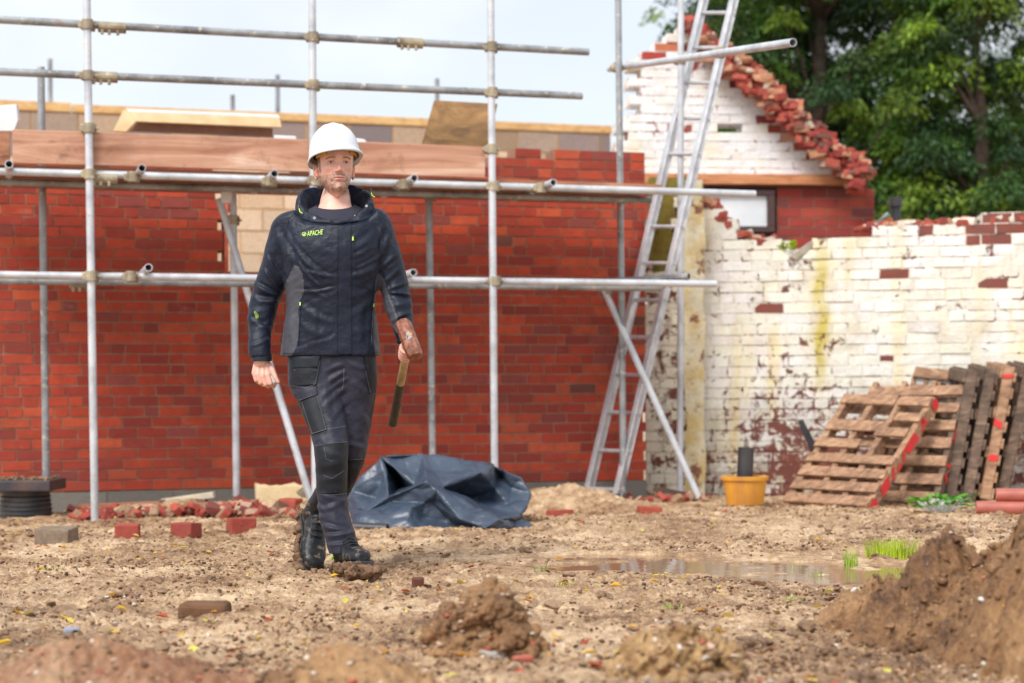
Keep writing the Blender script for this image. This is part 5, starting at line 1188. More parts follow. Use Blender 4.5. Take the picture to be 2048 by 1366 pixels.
# ---- hard hat
HH = HM @ Matrix.Translation((0.0, .004, .158)) @ Matrix.Rotation(math.radians(-2.6), 4, 'Y') @ Matrix.Rotation(math.radians(-5.5), 4, 'X')
def hat(name, inner, mat, parent):
    n = 96; rows = []
    off = -.004 if inner else 0
    Ht = .139+off
    def prof(a):  # plan radius
        ca, sa = math.cos(a), math.sin(a); rx, rf = .1045+off, (.128 if ca > 0 else .126)+off
        return (abs(sa/rx)**2.25+abs(ca/rf)**2.25)**(-1/2.25)
    def brimw(a):
        ca = math.cos(a); return .006+.025*max(0, ca)**1.7+.006*max(0, -ca)
    vs = []; lv = []
    for a_i in range(n):
        a = 2*math.pi*a_i/n; ca, sa = math.cos(a), math.sin(a); R_ = prof(a); bw = brimw(a); drop = .006+.014*max(0, -ca)**1.2+.004*abs(sa); col_ = []
        if not inner:
            col_ += [(R_-.004, -.001), (R_+bw-.002, -drop-.002), (R_+bw+.0005, -drop+.001), (R_+bw, -drop+.007), (R_+bw-.002, -drop+.0095), (R_+bw*.45, -drop*.4+.0115), (R_+.001, .012)]
        else: col_ += [(R_+.001, -.001)]
        for k in range(1, 17):
            t = k/16*.985; z = Ht*math.sin(t*math.pi/2)**.98*(.94 if not inner else 1)+(.0 if inner else .06*Ht*0+.0085); r = R_*max(.012, (1-(z/Ht)**2.25))**(1/2.0)
            if k == 16: r = R_*.03
            if not inner:
                x = r*sa; top = max(0, ca*r/.128*.6+.55)*min(1, z/.05)
                z += .0042*math.exp(-(x/.013)**2)*top*(1 if z > .03 else .3)+.0028*math.exp(-((abs(x)-.036)/.008)**2)*top*min(1, z/.08)
            col_.append((r, z+(.004 if not inner else 0)))
        vs += [(r*sa, -r*ca, z) for r, z in col_]; lv = len(col_)
    fs = [(i*lv+j, i*lv+j+1, ((i+1) % n)*lv+j+1, ((i+1) % n)*lv+j) for i in range(n) for j in range(lv-1)]; fs.append(tuple(i*lv+lv-1 for i in range(n)))
    me = mesh(name, [HH @ Vector(p) for p in vs], fs, mat, True); return link(name, me, parent)
mh = NT('helmet_plastic'); v_ = mh.coord(); mh.base(mh.mix(mh.rng(mh.noise(v_, 26, 6, .75), .58, .72, 0, .35), (.68, .72, .76), (.48, .44, .38))); mh.set(Roughness=.32, Coat_Weight=.2, Coat_Roughness=.2); mh.bump(mh.noise(mh.coord(), 30, 3), .05, .002)
hh = hat('hard_hat', False, mh.m, man); hat('liner', True, simple('helmet_inside', (.55, .48, .34), (.45, .38, .26), 20, .6), hh)
mb = MB()
def band(r0x, r0f, z0, z1, a0, a1, th=.002, n=40):
    vs = []; 
    for i in range(n+1):
        a = math.radians(a0+(a1-a0)*i/n); x, y = math.sin(a)*r0x, -math.cos(a)*r0f
        for rr_, z in ((1, z0), (1, z1), (1-th*10, z1), (1-th*10, z0)): vs.append(HH @ Vector((x*rr_, y*rr_, z)))
    mb.add(vs, [(4*i+q, 4*i+4+q, 4*i+4+(q+1) % 4, 4*i+(q+1) % 4) for i in range(n) for q in range(4)]+[(0, 1, 2, 3), (4*n+3, 4*n+2, 4*n+1, 4*n)])
band(.088, .106, .008, .030, 0, 360); mb.build('headband', simple('black_webbing', (.03, .03, .03), (.05, .05, .05), 30, .8), hh, sm=True)
mb = MB(); band(.091, .110, -.010, .022, 34, 70); band(.091, .110, -.010, .022, -70, -34); mb.build('sweatband', simple('yellow_strap', (.70, .36, .06), (.55, .28, .05), 30, .7), hh, sm=True)

# ---- clothing materials
def cloth(name, c, rough=.5, weave=900, sheen=.03, dirt=True, b=.35, spec=.3):
    m = NT(name); v = m.coord(); n = m.noise(v, 16, 6, .65); base = m.mix(m.rng(n, .35, .7, 0, .5), c, tuple(x*1.5+.002 for x in c))
    if dirt: base = m.mix(m.rng(m.noise(v, 75, 5, .7), .66, .72, 0, .55), base, (.30, .22, .15))
    m.base(base); m.set(Roughness=rough, Sheen_Weight=sheen, Sheen_Roughness=.4, Specular_IOR_Level=spec)
    bb = m.bump(m.noise(m.coord((1, 1, .8)), 34, 5, .6, .8), b, .006); m.bump(m.noise(v, weave, 2), .15, .0006, bb); return m.m
M_navy = cloth('navy_shell', (.0042, .0085, .022), .50, dirt=False, b=.6, spec=.34); M_grey = cloth('grey_panel', (.060, .062, .078), .5, dirt=False)
M_navy2 = cloth('dark_navy', (.008, .012, .020), .5, dirt=False); M_trous = cloth('grey_trouser', (.024, .025, .041), .5, spec=.25); M_black = cloth('black_cordura', (.010, .012, .017), .6, 500)
M_lime = simple('lime_print', (.55, .85, .12), (.45, .75, .10), 50, .5, bump=0); M_thread = simple('pale_thread', (.32, .32, .36), (.22, .22, .26), 90, .7, bump=0)
M_tee = cloth('tee_shirt', (.028, .028, .045), .8, dirt=False)
rf = random.Random(12)
# ---- jacket
jb = MB()
ringloft(jb, interp([(624, 718, 412, .01, .07, 2.2), (600, 741, 421, .005, .088, 2.3), (574, 762, 436, .0, .103, 2.4), (562, 768, 460, -.005, .118, 2.5), (562, 766, 500, -.012, .133, 2.5), (566, 764, 550, -.008, .136, 2.5), (573, 755, 585, -.004, .130, 2.5), (573, 752, 620, 0, .126, 2.5), (567, 756, 665, 0, .128, 2.5), (563, 761, 708, 0, .130, 2.5), (565, 760, 713, 0, .127, 2.5)], 4), 48)
ringloft(jb, interp([(600, 640, 418, .0, .045), (566, 634, 428, .0, .066), (550, 628, 440, .002, .076), (543, 618, 456, .006, .080), (533, 606, 490, .012, .078), (523, 590, 530, .020, .074), (510, 577, 568, .026, .070), (502, 561, 598, .022, .066), (496, 551, 628, .008, .062), (496, 544, 660, -.012, .058), (497, 541, 690, -.035, .053), (500, 541, 710, -.05, .048), (502, 542, 714, -.052, .046)], 4), 36)
ringloft(jb, interp([(696, 736, 411, .0, .045), (704, 766, 421, .0, .066), (714, 779, 436, .002, .076), (722, 785, 456, .006, .080), (736, 796, 490, .010, .078), (746, 808, 527, .016, .074), (753, 816, 560, .020, .070), (761, 822, 590, .014, .066), (770, 826, 620, -.004, .062), (780, 828, 645, -.022, .056), (786, 828, 664, -.040, .050), (792, 828, 680, -.050, .044)], 4), 36)
jk = remesh(jb, .0045, 7, .5)
V, N = getv(jk)
px_, py_ = PRn(V); dyv = V[:, 1]-YM; lim = 452-np.clip((dyv+.12)/.2, 0, 1)*42; off_ = np.abs(px_-671)
zl = CAMZ+(HY-lim)*V[:, 1]/F-ROLL*(px_-CX)*V[:, 1]/F; wgt = np.clip((84-off_)/22, 0, 1); V[:, 2] = np.where(V[:, 2] > zl, V[:, 2]*(1-wgt)+zl*wgt, V[:, 2]); setv(jk, V); V, N = getv(jk)
FJ = [ # torso drag lines
 (598, 500, 655, 548, 5, .0050), (592, 520, 640, 575, 4, .0045), (606, 545, 668, 556, 4, .0050), (600, 560, 650, 600, 5, .0035), (612, 470, 668, 505, 7, .003), (604, 588, 670, 570, 5, .0040), (610, 612, 665, 640, 7, .003), (600, 650, 660, 668, 6, .003), (612, 690, 670, 672, 6, .003),
 (700, 560, 750, 530, 5, .0045), (704, 590, 752, 560, 5, .0045), (712, 545, 762, 505, 5, .0050), (716, 500, 752, 462, 6, .0035), (700, 625, 748, 600, 5, .0035), (704, 668, 750, 650, 7, .003), (702, 520, 740, 490, 4, .003), (720, 610, 722, 690, 5, .003),
 (640, 600, 634, 680, 6, .0025), (580, 600, 590, 690, 6, .003),
 # right sleeve (picture left)
 (548, 452, 585, 520, 6, .0055), (562, 448, 597, 505, 5, .005), (532, 505, 575, 560, 5, .005), (524, 540, 566, 580, 4.5, .0065), (512, 572, 560, 590, 4, .0070), (508, 588, 556, 606, 4, .0070), (503, 612, 550, 600, 4.5, .0060), (500, 634, 545, 655, 5, .005), (498, 660, 540, 640, 5, .0045), (500, 690, 538, 668, 5, .0045), (575, 470, 588, 540, 5, .0045), (545, 500, 552, 560, 5, .0035),
 # left sleeve
 (786, 452, 757, 520, 6, .0055), (770, 440, 752, 500, 5, .0045), (806, 510, 758, 552, 5, .0060), (812, 535, 762, 568, 4.5, .0070), (819, 560, 770, 582, 4, .0070), (822, 585, 776, 590, 4, .0065), (824, 603, 782, 618, 5, .0060), (826, 625, 786, 640, 5, .005), (828, 652, 794, 662, 4, .005), (770, 545, 800, 640, 5, .003)]
rj = np.random.RandomState(5); FJ = [(a+rj.uniform(-6, 6), b+rj.uniform(-7, 7), c_+rj.uniform(-6, 6), d_+rj.uniform(-7, 7), w_*rj.uniform(.6, 1.4), h_*rj.uniform(.45, 1.35)) for a, b, c_, d_, w_, h_ in FJ]
D = folds(V, N, FJ)+wnoise(V, 9, 3, (1, 1, .6))*.010+(.14-np.abs(wnoise(V, 13, 7, (1.0, 1, .8))))*.008+(.12-np.abs(wnoise(V, 34, 17)))*.0035
V = V+N*D[:, None]; setv(jk, V)
jk.materials.append(M_navy); jk.materials.append(M_grey)
fx, fy, fn, fc = facepx(jk)
gm = polymask(fx, fy, [(566, 575), (580, 548), (588, 530), (596, 532), (604, 546), (607, 560), (608, 584), (599, 604), (596, 625), (600, 652), (594, 690), (583, 714), (556, 716)]) & (np.abs(fc[:, 0]-(-.6)) > -1)
gm &= ~((fx < 563) & (fy < 600)); gm &= (fc[:, 0] > (563-CX)*YM/F-.0)
gm |= polymask(fx, fy, [(751, 560), (756, 545), (775, 560), (762, 620), (766, 716), (751, 716), (748, 680), (745, 640), (748, 600)]) & (fx < 765)
gm |= polymask(fx, fy, [(757, 560), (768, 556), (776, 585), (792, 625), (799, 650), (794, 668), (776, 640), (762, 606)])
jk.polygons.foreach_set('material_index', gm.astype(np.int32))
jo = link('jacket', jk, man)
def bvh(me):
    n = len(me.vertices); V = np.empty(n*3, np.float32); me.vertices.foreach_get('co', V); return BVHTree.FromPolygons(V.reshape(-1, 3).tolist(), [tuple(p.vertices) for p in me.polygons])
BJ = bvh(jk)
def cast(B, px, py, off=.002):
    o = Vector((0, 0, CAMZ)); d = (P(px, py, 7.0)-o).normalized(); h = B.ray_cast(o, d, 12)
    return None if h[0] is None else h[0]-d*off
def patch(name, B, cs, mat, parent, off=.004, nu=12, nv=12, under=.006, bulge=0):
    (a, b, c, d) = [Vector((*q, 0)) for q in cs]; G_ = []; last = None
    for j in range(nv+1):
        for i in range(nu+1):
            s, t = i/nu, j/nv; q = a.lerp(b, s).lerp(d.lerp(c, s), t); bl = bulge*math.sin(math.pi*s)*math.sin(math.pi*t); h = cast(B, q.x, q.y, off+bl)
            if h is None: h = Vector(P(q.x, q.y, last.y)) if last else P(q.x, q.y, YM)
            last = h; G_.append(h)
    w = nu+1; fs = [(j*w+i, j*w+i+1, (j+1)*w+i+1, (j+1)*w+i) for j in range(nv) for i in range(nu)]
    rim = [i for i in range(w)]+[j*w+nu for j in range(1, nv+1)]+[nv*w+i for i in range(nu-1, -1, -1)]+[j*w for j in range(nv-1, 0, -1)]
    b0 = len(G_); vs = list(G_)+[G_[i]+Vector((0, under+off, 0)) for i in rim]; k = len(rim)
    fs += [(rim[i], rim[(i+1) % k], b0+(i+1) % k, b0+i) for i in range(k)]
    me = mesh(name, vs, fs, mat, True); bm = bmesh.new(); bm.from_mesh(me); bmesh.ops.recalc_face_normals(bm, faces=bm.faces); bm.to_mesh(me); bm.free()
    o = link(name, me, parent); m = o.modifiers.new('e', 'EDGE_SPLIT'); m.split_angle = math.radians(50); return o
def ribbon(name, B, pts, wpx, mat, parent, off=.0025, step=2.0, dash=False, th=.0012):
    P2 = []
    for (x0, y0), (x1, y1) in zip(pts, pts[1:]):
        n = max(1, int(math.hypot(x1-x0, y1-y0)/step))
        for i in range(n): P2.append((x0+(x1-x0)*i/n, y0+(y1-y0)*i/n))
    P2.append(pts[-1]); hs_ = [cast(B, x, y, off) for x, y in P2]; mb = MB(); prev = None; k = 0
    for i, h in enumerate(hs_):
        if h is None: prev = None; continue
        if prev is not None and (h-prev).length < .03 and not (dash and i % 2):
            beam(mb, prev, h, wpx*YM/F, th*2, (h-prev).cross(Vector((0, 1, 0))).normalized() if (h-prev).cross(Vector((0, 1, 0))).length > 1e-6 else Vector((1, 0, 0)))
        prev = h
    return mb.build(name, mat, parent)
# placket, seams, zips, hem, cuffs
patch('placket', BJ, [(677, 440), (701, 436), (703, 712), (676, 713)], M_navy, jo, .0062, 6, 60, .01)
for n_, pts, w in (('zip', [(708, 440), (710, 480), (712, 552)], 1.1), ('zip', [(601, 600), (599, 640), (596, 692)], 1.1), ('zip', [(747, 602), (745, 640), (742, 692)], 1.1)): ribbon(n_, BJ, pts, w, M_navy2, jo, .003)
for pts in ([(675.5, 452), (675, 560), (675, 660), (674.5, 711)], [(608, 583), (640, 574), (675, 569)], [(703, 568), (730, 574), (751, 583)], [(577, 440), (570, 475), (588, 540)], [(757, 425), (768, 470), (757, 545)], [(567, 706), (620, 710), (675, 709), (730, 708), (760, 704)]): ribbon('seam', BJ, pts, .7, M_navy2, jo, .0012)
for a_ in ([(599, 604), (601.5, 604), (601, 611), (598.5, 611)], [(704.5, 473), (707, 473), (707.5, 481), (704, 481)], [(746.5, 607), (749, 607), (748.5, 614), (746, 614)]): patch('zip_pull', BJ, a_, M_lime, jo, .006, 2, 3, .003)
# cuffs
cb = MB(); ringloft(cb, [(502, 542.5, 707, -.05, .047), (502.5, 543, 712, -.051, .047), (503, 543.5, 722, -.055, .045), (506, 541, 722.5, -.055, .042)], 32)
o = cb.build('cuff', M_navy2, jo, sm=False); smooth(o.data); o.modifiers.new('e', 'EDGE_SPLIT').split_angle = math.radians(50)
patch('cuff_tab', bvh(o.data), [(534, 709), (543, 709), (543, 720), (535, 721)], M_black, o, .003, 5, 5, .004)
cb = MB(); ringloft(cb, [(792, 829, 676, -.048, .045, 2.2, .1), (794, 828, 686, -.05, .043, 2.2, .1), (797, 826, 687, -.05, .04, 2.2, .1)], 32); o = cb.build('cuff', M_navy2, jo); smooth(o.data)
# hood
def hood():
    n = 72; rows = []; vs = []; m_ = 13
    for i in range(n):
        a = 2*math.pi*i/n; sa, ca = math.sin(a), math.cos(a)      # a=0 front
        k = (1-ca)/2                                              # 0 front .. 1 back
        rimy = float(np.interp(k, [0, .03, .067, .25, .5, 1], [447, 443, 438, 418, 392, 364]))
        cxp = 668+9*(1-k); rx = 73*(1-.10*(1-k)) ; 
        if k < .5: rx = 78
        rimx = cxp+rx*sa*(1 if k > .3 else .9+.1*k/.3)
        c = Q_(cxp, 420, .02); R = []
        def pt(fx, fd, py, ex=0):
            x = (cxp+fx*sa-CX)*YM/F; y = YM+.012-fd*ca; z = Q_(cxp, py, 0).z; return Vector((x, y, z))
        wob = .004*math.sin(5*a+1)+.003*math.sin(9*a)
        ry = rimy+3*math.sin(4*a+.6)
        bot = 456-26*k
        prof = [(76, .118, bot+8-8*k), (84-6*(1-k), .128, bot-10-8*k), (82-5*(1-k), .122, (bot+ry)/2+2), (77, .112, ry+5), (74, .106, ry+1), (71, .101, ry), (67, .096, ry+3), (62, .090, ry+12*k+4), (56, .085, (ry+432)/2+3*k), (50, .078, 428+6*(1-k)), (46, .072, 436)]
        for fx_, fd_, py_ in prof:
            p = pt(fx_, fd_+wob, py_); vs.append(p)
        m_ = len(prof)
    fs = [(i*m_+j, i*m_+j+1, ((i+1) % n)*m_+j+1, ((i+1) % n)*m_+j) for i in range(n) for j in range(m_-1)]
    me = mesh('hood', vs, fs, M_navy, True); bm = bmesh.new(); bm.from_mesh(me); bmesh.ops.recalc_face_normals(bm, faces=bm.faces); bmesh.ops.subdivide_edges(bm, edges=bm.edges, cuts=2, use_grid_fill=True); bmesh.ops.smooth_vert(bm, verts=bm.verts, factor=.5, use_axis_x=True, use_axis_y=True, use_axis_z=True); bm.to_mesh(me); bm.free()
    V, N = getv(me); D = (.13-np.abs(wnoise(V, 14, 5)))*.022+(.12-np.abs(wnoise(V, 30, 6)))*.007; setv(me, V+N*D[:, None]); o = link('hood', me, jo); s_ = o.modifiers.new('s', 'SOLIDIFY'); s_.thickness = .003; s_.offset = 0
    for x, y, dy in ((597, 410, -.06), (741, 378, .02)):
        t = MB(); p = Q_(x, y, dy); t.tube(p, p+Vector((.004, -.01, -.018)), .005, n=10); t.build('toggle', M_pvc, o, bevel=.002)
        t = MB(); caps(t, [p+Vector((.004, -.012, -.016)), p+Vector((.008, -.016, -.030)), p+Vector((.018, -.018, -.036))], [.0022, .0022, .0022], 8, 2); t.build('cord', M_lime, o)
    return o
ho = hood()
# tee shirt neckline
tb_ = MB(); vs = []; n = 48
for i in range(n):
    a = 2*math.pi*i/n; sa, ca = math.sin(a), math.cos(a); k = (1+ca)/2
    for fx_, fd_, py_ in ((37, .080, 397+25*k), (39, .084, 398+26*k), (56, .094, 405+27*k), (74, .108, 418+29*k), (90, .122, 440+26*k)):
        vs.append(Vector(((672+fx_*sa-CX)*YM/F, YM+.016-fd_*ca, Q_(672, py_).z)))
tb_.add(vs, [(i*5+j, i*5+j+1, ((i+1) % n)*5+j+1, ((i+1) % n)*5+j) for i in range(n) for j in range(4)]); o = tb_.build('tee_shirt', M_tee, man, sm=True); o.modifiers.new('s', 'SOLIDIFY').thickness = .003
# printed logo: roundel and word on the chest, small mark on the sleeve
cu = bpy.data.curves.new('t', 'FONT'); cu.body = 'APACHE'; cu.size = 1; cu.offset = .004; cu.space_character = 1.05; cu.resolution_u = 3
to = bpy.data.objects.new('t', cu); C.objects.link(to); dg = bpy.context.evaluated_depsgraph_get(); tm = bpy.data.meshes.new_from_object(to.evaluated_get(dg)); bpy.data.objects.remove(to)
bm = bmesh.new(); bm.from_mesh(tm); x0 = min(v_.co.x for v_ in bm.verts); x1 = max(v_.co.x for v_ in bm.verts); h1 = max(v_.co.y for v_ in bm.verts)
L0, L1, L2 = [P(x, y, cast(BJ, x, y, 0).y-.007) for x, y in ((614, 472.5), (645, 468.5), (615, 462.5))]
for v_ in bm.verts:
    s, t = (v_.co.x-x0)/(x1-x0), v_.co.y/h1; v_.co = L0+(L1-L0)*s+(L2-L0)*t
bm.to_mesh(tm); bm.free(); tm.materials.append(M_lime); link('chest_lettering', tm, jo)
mb = MB()
def disc(cx, cy, r0, r1, n=24, off=.0045, a0=0, a1=360):
    vs = []; 
    for i in range(n+1):
        a = math.radians(a0+(a1-a0)*i/n)
        for r in (r0, r1): vs.append(cast(BJ, cx+r*math.cos(a), cy+r*math.sin(a), off))
    mb.add(vs, [(2*i, 2*i+1, 2*i+3, 2*i+2) for i in range(n)])
disc(608.3, 468.2, 3.3, 4.2)
mb.add([cast(BJ, x, y, .0048) for x, y in ((605.6, 467.6), (607.6, 468.4), (611.2, 465.6), (610.6, 468.6), (608.6, 471.0), (606.8, 470.4))], [(0, 1, 2, 3, 4, 5)])
mb.build('chest_roundel', M_lime, jo)
mb = MB(); sh = [(508.5, 624), (510.2, 623), (515.5, 629), (517, 634), (513.5, 636.5), (511.2, 635), (510.4, 629)]
for q in range(len(sh)): 
    a, b = sh[q], sh[(q+1) % len(sh)]; ha, hb_ = cast(BJ, *a, .004), cast(BJ, *b, .004)
    if ha and hb_: beam(mb, ha, hb_, .0016, .001, Vector((0, 0, 1)).cross(hb_-ha).cross(hb_-ha).normalized())
for a, b in (((511.5, 628), (514, 634)), ((513.8, 630), (512.4, 634.5))):
    ha, hb_ = cast(BJ, *a, .004), cast(BJ, *b, .004); beam(mb, ha, hb_, .0014, .001, Vector((1, 0, .2)))
mb.build('sleeve_mark', M_lime, jo)
for x, y in ((629, 436), (733, 412)):
    h = cast(bvh(ho.data), x, y, .003)
    if h: t = MB(); t.tube(h, h+Vector((0, -.004, 0)), .0055, n=14, inner=.003); t.build('press_stud', M_alu, ho)

# ---- trousers
tbm = MB()
ringloft(tbm, interp([(578, 752, 690, 0, .112, 2.4), (577, 753, 712, 0, .116, 2.4), (577, 753, 735, 0, .116, 2.4), (590, 748, 762, -.01, .105, 2.3), (620, 730, 785, -.02, .08, 2.2)], 3), 40)
ringloft(tbm, interp([(577, 688, 712, 0, .113), (576, 690, 745, -.015, .110), (579, 690, 775, -.03, .106), (594, 691, 803, -.055, .100), (606, 694, 832, -.08, .095), (620, 696, 863, -.11, .092), (627, 698, 890, -.135, .090), (630, 697, 920, -.145, .086), (633, 696, 950, -.14, .079), (634, 695, 985, -.14, .075), (637, 698, 1020, -.15, .072), (643, 705, 1050, -.165, .070), (651, 714, 1080, -.18, .070), (657, 717, 1100, -.19, .073), (658, 717, 1107, -.19, .072)], 4), 36)
ringloft(tbm, interp([(645, 753, 712, .0, .113), (650, 754, 750, .0, .11), (660, 752, 786, .005, .105), (668, 746, 834, .01, .098), (672, 738, 880, .01, .092), (668, 731, 918, .02, .088), (655, 719, 951, .06, .080), (640, 702, 984, .105, .074), (625, 682, 1010, .145, .068), (615, 660, 1032, .18, .064), (612, 652, 1042, .19, .062)], 4), 36)
tr_ = remesh(tbm, .0045, 5, .5); V, N = getv(tr_)
FT = [(690, 728, 650, 745, 5, .005), (692, 742, 655, 768, 5, .006), (693, 755, 640, 800, 5, .0055), (690, 775, 648, 815, 6, .005), (694, 800, 660, 850, 5, .004), (690, 720, 735, 740, 5, .004), (700, 760, 745, 790, 6, .003), (705, 800, 740, 850, 6, .003),
 (636, 895, 690, 915, 5, .0035), (640, 935, 690, 920, 5, .004), (636, 960, 692, 950, 5, .0035), (640, 990, 694, 1000, 5, .005), (645, 1020, 690, 1000, 5, .004), (643, 1050, 700, 1062, 4.5, .0065), (650, 1072, 712, 1062, 4, .0075), (655, 1090, 715, 1082, 4, .0060), (668, 1000, 672, 1050, 6, .003),
 (625, 1005, 650, 1020, 4, .005), (620, 1022, 645, 1036, 4, .005), (672, 880, 735, 895, 5, .004), (690, 930, 722, 940, 4, .005), (645, 830, 690, 855, 5, .0035), (650, 775, 670, 860, 6, .003)]
D = .95*folds(V, N, FT)+wnoise(V, 8, 23, (1, 1, .7))*.008+(.14-np.abs(wnoise(V, 14, 27)))*.008+(.12-np.abs(wnoise(V, 34, 37)))*.003; V = V+N*D[:, None]; setv(tr_, V)
tr_.materials.append(M_trous); tr_.materials.append(M_black); fx, fy, fn, fc = facepx(tr_)
front_leg = fc[:, 1] < YM-.0
gm = polymask(fx, fy, [(620, 893), (698, 880), (700, 985), (692, 990), (636, 990), (625, 960)]) & front_leg
gm |= polymask(fx, fy, [(596, 802), (633, 788), (644, 822), (655, 860), (622, 872), (606, 840)]) & front_leg
gm |= polymask(fx, fy, [(698, 921), (732, 919), (722, 955), (700, 985), (690, 985)])
gm |= polymask(fx, fy, [(740, 820), (750, 790), (760, 820), (746, 885), (738, 885)])
tr_.polygons.foreach_set('material_index', gm.astype(np.int32)); to_ = link('trousers', tr_, man); BT = bvh(tr_)
patch('holster_pocket', BT, [(578, 713), (640, 711), (631, 768), (580, 772)], M_black, to_, .010, 14, 14, .012, .006)
patch('tool_loop', BT, [(584, 718), (638, 717), (635, 733), (584, 735)], M_navy2, to_, .018, 10, 4, .012)
patch('pocket_flap', BT, [(593, 783), (632, 772), (634, 788), (598, 802)], M_trous, to_, .008, 8, 4, .010)
patch('cargo_pocket', BT, [(602, 803), (633, 790), (653, 858), (624, 868)], M_black, to_, .006, 10, 14, .010, .004)
patch('knee_pad', BT, [(629, 893), (695, 884), (693, 986), (637, 987)], M_black, to_, .007, 14, 20, .010, .006)
patch('holster_pocket', BT, [(729, 712), (752, 712), (751, 782), (741, 788)], M_black, to_, .009, 8, 14, .012, .004)
patch('knee_pad', BT, [(700, 922), (727, 921), (718, 950), (700, 978)], M_black, to_, .005, 8, 10, .008)
patch('hem_band', BT, [(658, 1093), (717, 1090), (717, 1106), (659, 1107)], M_trous, to_, .004, 12, 4, .006)
for pts in ([(580, 771), (612, 775), (631, 768), (640, 720)], [(586, 740), (635, 740)], [(603, 803), (624, 867), (652, 858), (634, 792)], [(629, 892), (662, 886), (695, 883)], [(637, 988), (665, 990), (693, 987)], [(622, 868), (655, 858), (692, 852)], [(741, 787), (731, 740)], [(698, 920), (729, 918)], [(688, 735), (687, 768), (684, 780)], [(597, 801), (633, 788)], [(648, 894), (652, 918), (664, 922)], [(645, 950), (664, 957), (690, 940)]):
    ribbon('stitching', BT, pts, .55, M_thread, to_, .012, 2.2, True)

# ---- boots
mbt = NT('boot_leather'); v_ = mbt.coord(); mbt.base(mbt.mix(mbt.rng(mbt.noise(v_, 32, 6, .7), .55, .66, 0, .85), (.012, .013, .017), (.30, .21, .14))); mbt.set(Roughness=mbt.rng(mbt.noise(v_, 12, 4), .3, .7, .34, .65), Specular_IOR_Level=.35); mbt.bump(mbt.noise(v_, 60, 4), .25, .003)
M_mudcake = simple('caked_mud', (.26, .15, .085), (.12, .065, .035), 40, .8, bump=1, bscale=120, bdist=.01)
def boot(Mx, shaft_dir, lean=0, seed=1, mudlist=()):
    b = MB(); n = 24; prof = [(-.005, .022, .05), (.010, .032, .085), (.035, .036, .105), (.07, .038, .120), (.105, .040, .115), (.14, .044, .095), (.175, .049, .076), (.21, .052, .064), (.245, .050, .060), (.27, .043, .056), (.29, .030, .048), (.300, .014, .036)]
    vs = []
    for s, w, h in prof:
        for i in range(n):
            a = 2*math.pi*i/n; ca, sa = math.cos(a), math.sin(a); z = h/2+math.copysign(abs(sa)**.8, sa)*h/2; ww = w*(1-.25*max(0, sa)**2); vs.append((s, math.copysign(abs(ca)**.8, ca)*ww+.006*math.sin(s*9), z+.018))
    k = len(prof); b.add(vs, [(j*n+i, j*n+(i+1) % n, (j+1)*n+(i+1) % n, (j+1)*n+i) for j in range(k-1) for i in range(n)]+[tuple(range(n))[::-1], tuple((k-1)*n+i for i in range(n))])
    p0 = Vector((.05, 0, .07)); sd_ = Vector(shaft_dir).normalized(); pts = [p0+sd_*t for t in (0, .05, .10, .14)]; caps(b, pts, [.046, .048, .047, .047], 20, 4)
    me = None; rigid(b, Mx); me = remesh(b, .0035, 3, .5); V, N = getv(me); setv(me, V+N*((.12-np.abs(wnoise(V, 22, seed)))*.006)[:, None]); me.materials.append(mbt.m); bo = link('boot', me, man)
    s_ = MB(); vs = []; out = [(-.012, .026), (.02, .038), (.07, .037), (.12, .038), (.17, .048), (.22, .056), (.26, .052), (.29, .036), (.308, .012)]
    ol = [(x, y) for x, y in out]+[(x, -y) for x, y in out[::-1]]
    for z, g in ((.0, -.002), (.022, .002), (.026, 0)): vs += [(x, y*(1+g*10)+.006*math.sin(x*9), z) for x, y in ol]
    m_ = len(ol); s_.add(vs, [(j*m_+i, j*m_+(i+1) % m_, (j+1)*m_+(i+1) % m_, (j+1)*m_+i) for j in range(2) for i in range(m_)]+[tuple(range(m_))[::-1], tuple(2*m_+i for i in range(m_))]); rigid(s_, Mx)
    s_.build('sole', M_pvc, bo, bevel=.003)
    l = MB(); BB = bvh(me); up = (Mx.to_3x3() @ Vector((.35, 0, 1))).normalized()
    def onto(x, y): 
        o_ = Mx @ Vector((x, y, .25)); d = -(Mx.to_3x3() @ Vector((0, 0, 1))).normalized(); h = BB.ray_cast(o_, d, 1); return (h[0] or Mx @ Vector((x, y, .1)))-d*.0025
    for k in range(5):
        x = .175-k*.024; a, b_, m1 = onto(x, -.024), onto(x-.008, .024), onto(x-.002, 0); c_, d_ = onto(x, .024), onto(x-.008, -.024)
        caps(l, [a, m1, b_], [.0024]*3, 8, 2); caps(l, [c_, m1+up*.003, d_], [.0024]*3, 8, 2)
    l.build('laces', M_black, bo, sm=True)
    mm = MB(); rb = random.Random(seed)
    for k in range(150):
        x = rb.uniform(-.02, .31); sd = rb.choice((-1, 1)); w = np.interp(x, [q[0] for q in out], [q[1] for q in out])*rb.uniform(.85, 1.12)
        p = Mx @ Vector((x, sd*w, rb.uniform(-.012, .024))); r = rb.uniform(.005, .015); vs, fs = ico_cache[1]; jj = [Vector(q)*r*rb.uniform(.7, 1.3)+p for q in vs]; mm.add(jj, fs)
    for (x, y, z, r, n_) in mudlist:
        for k in range(n_):
            p = Mx @ Vector((x+rb.gauss(0, r), y+rb.gauss(0, r*.7), z+rb.gauss(0, r*.45))); q_ = rb.uniform(.35, .8)*r; vs, fs = ico_cache[1]; mm.add([Vector(q)*q_*rb.uniform(.75, 1.25)+p for q in vs], fs)
    me2 = remesh(mm, .004, 1, .3); V, N = getv(me2); setv(me2, V+N*(fbm(V[:, 0]+V[:, 2], V[:, 1]+V[:, 2], 90, 3, seed)*.010)[:, None]); me2.materials.append(M_mudcake); link('caked_mud', me2, bo)
    return bo
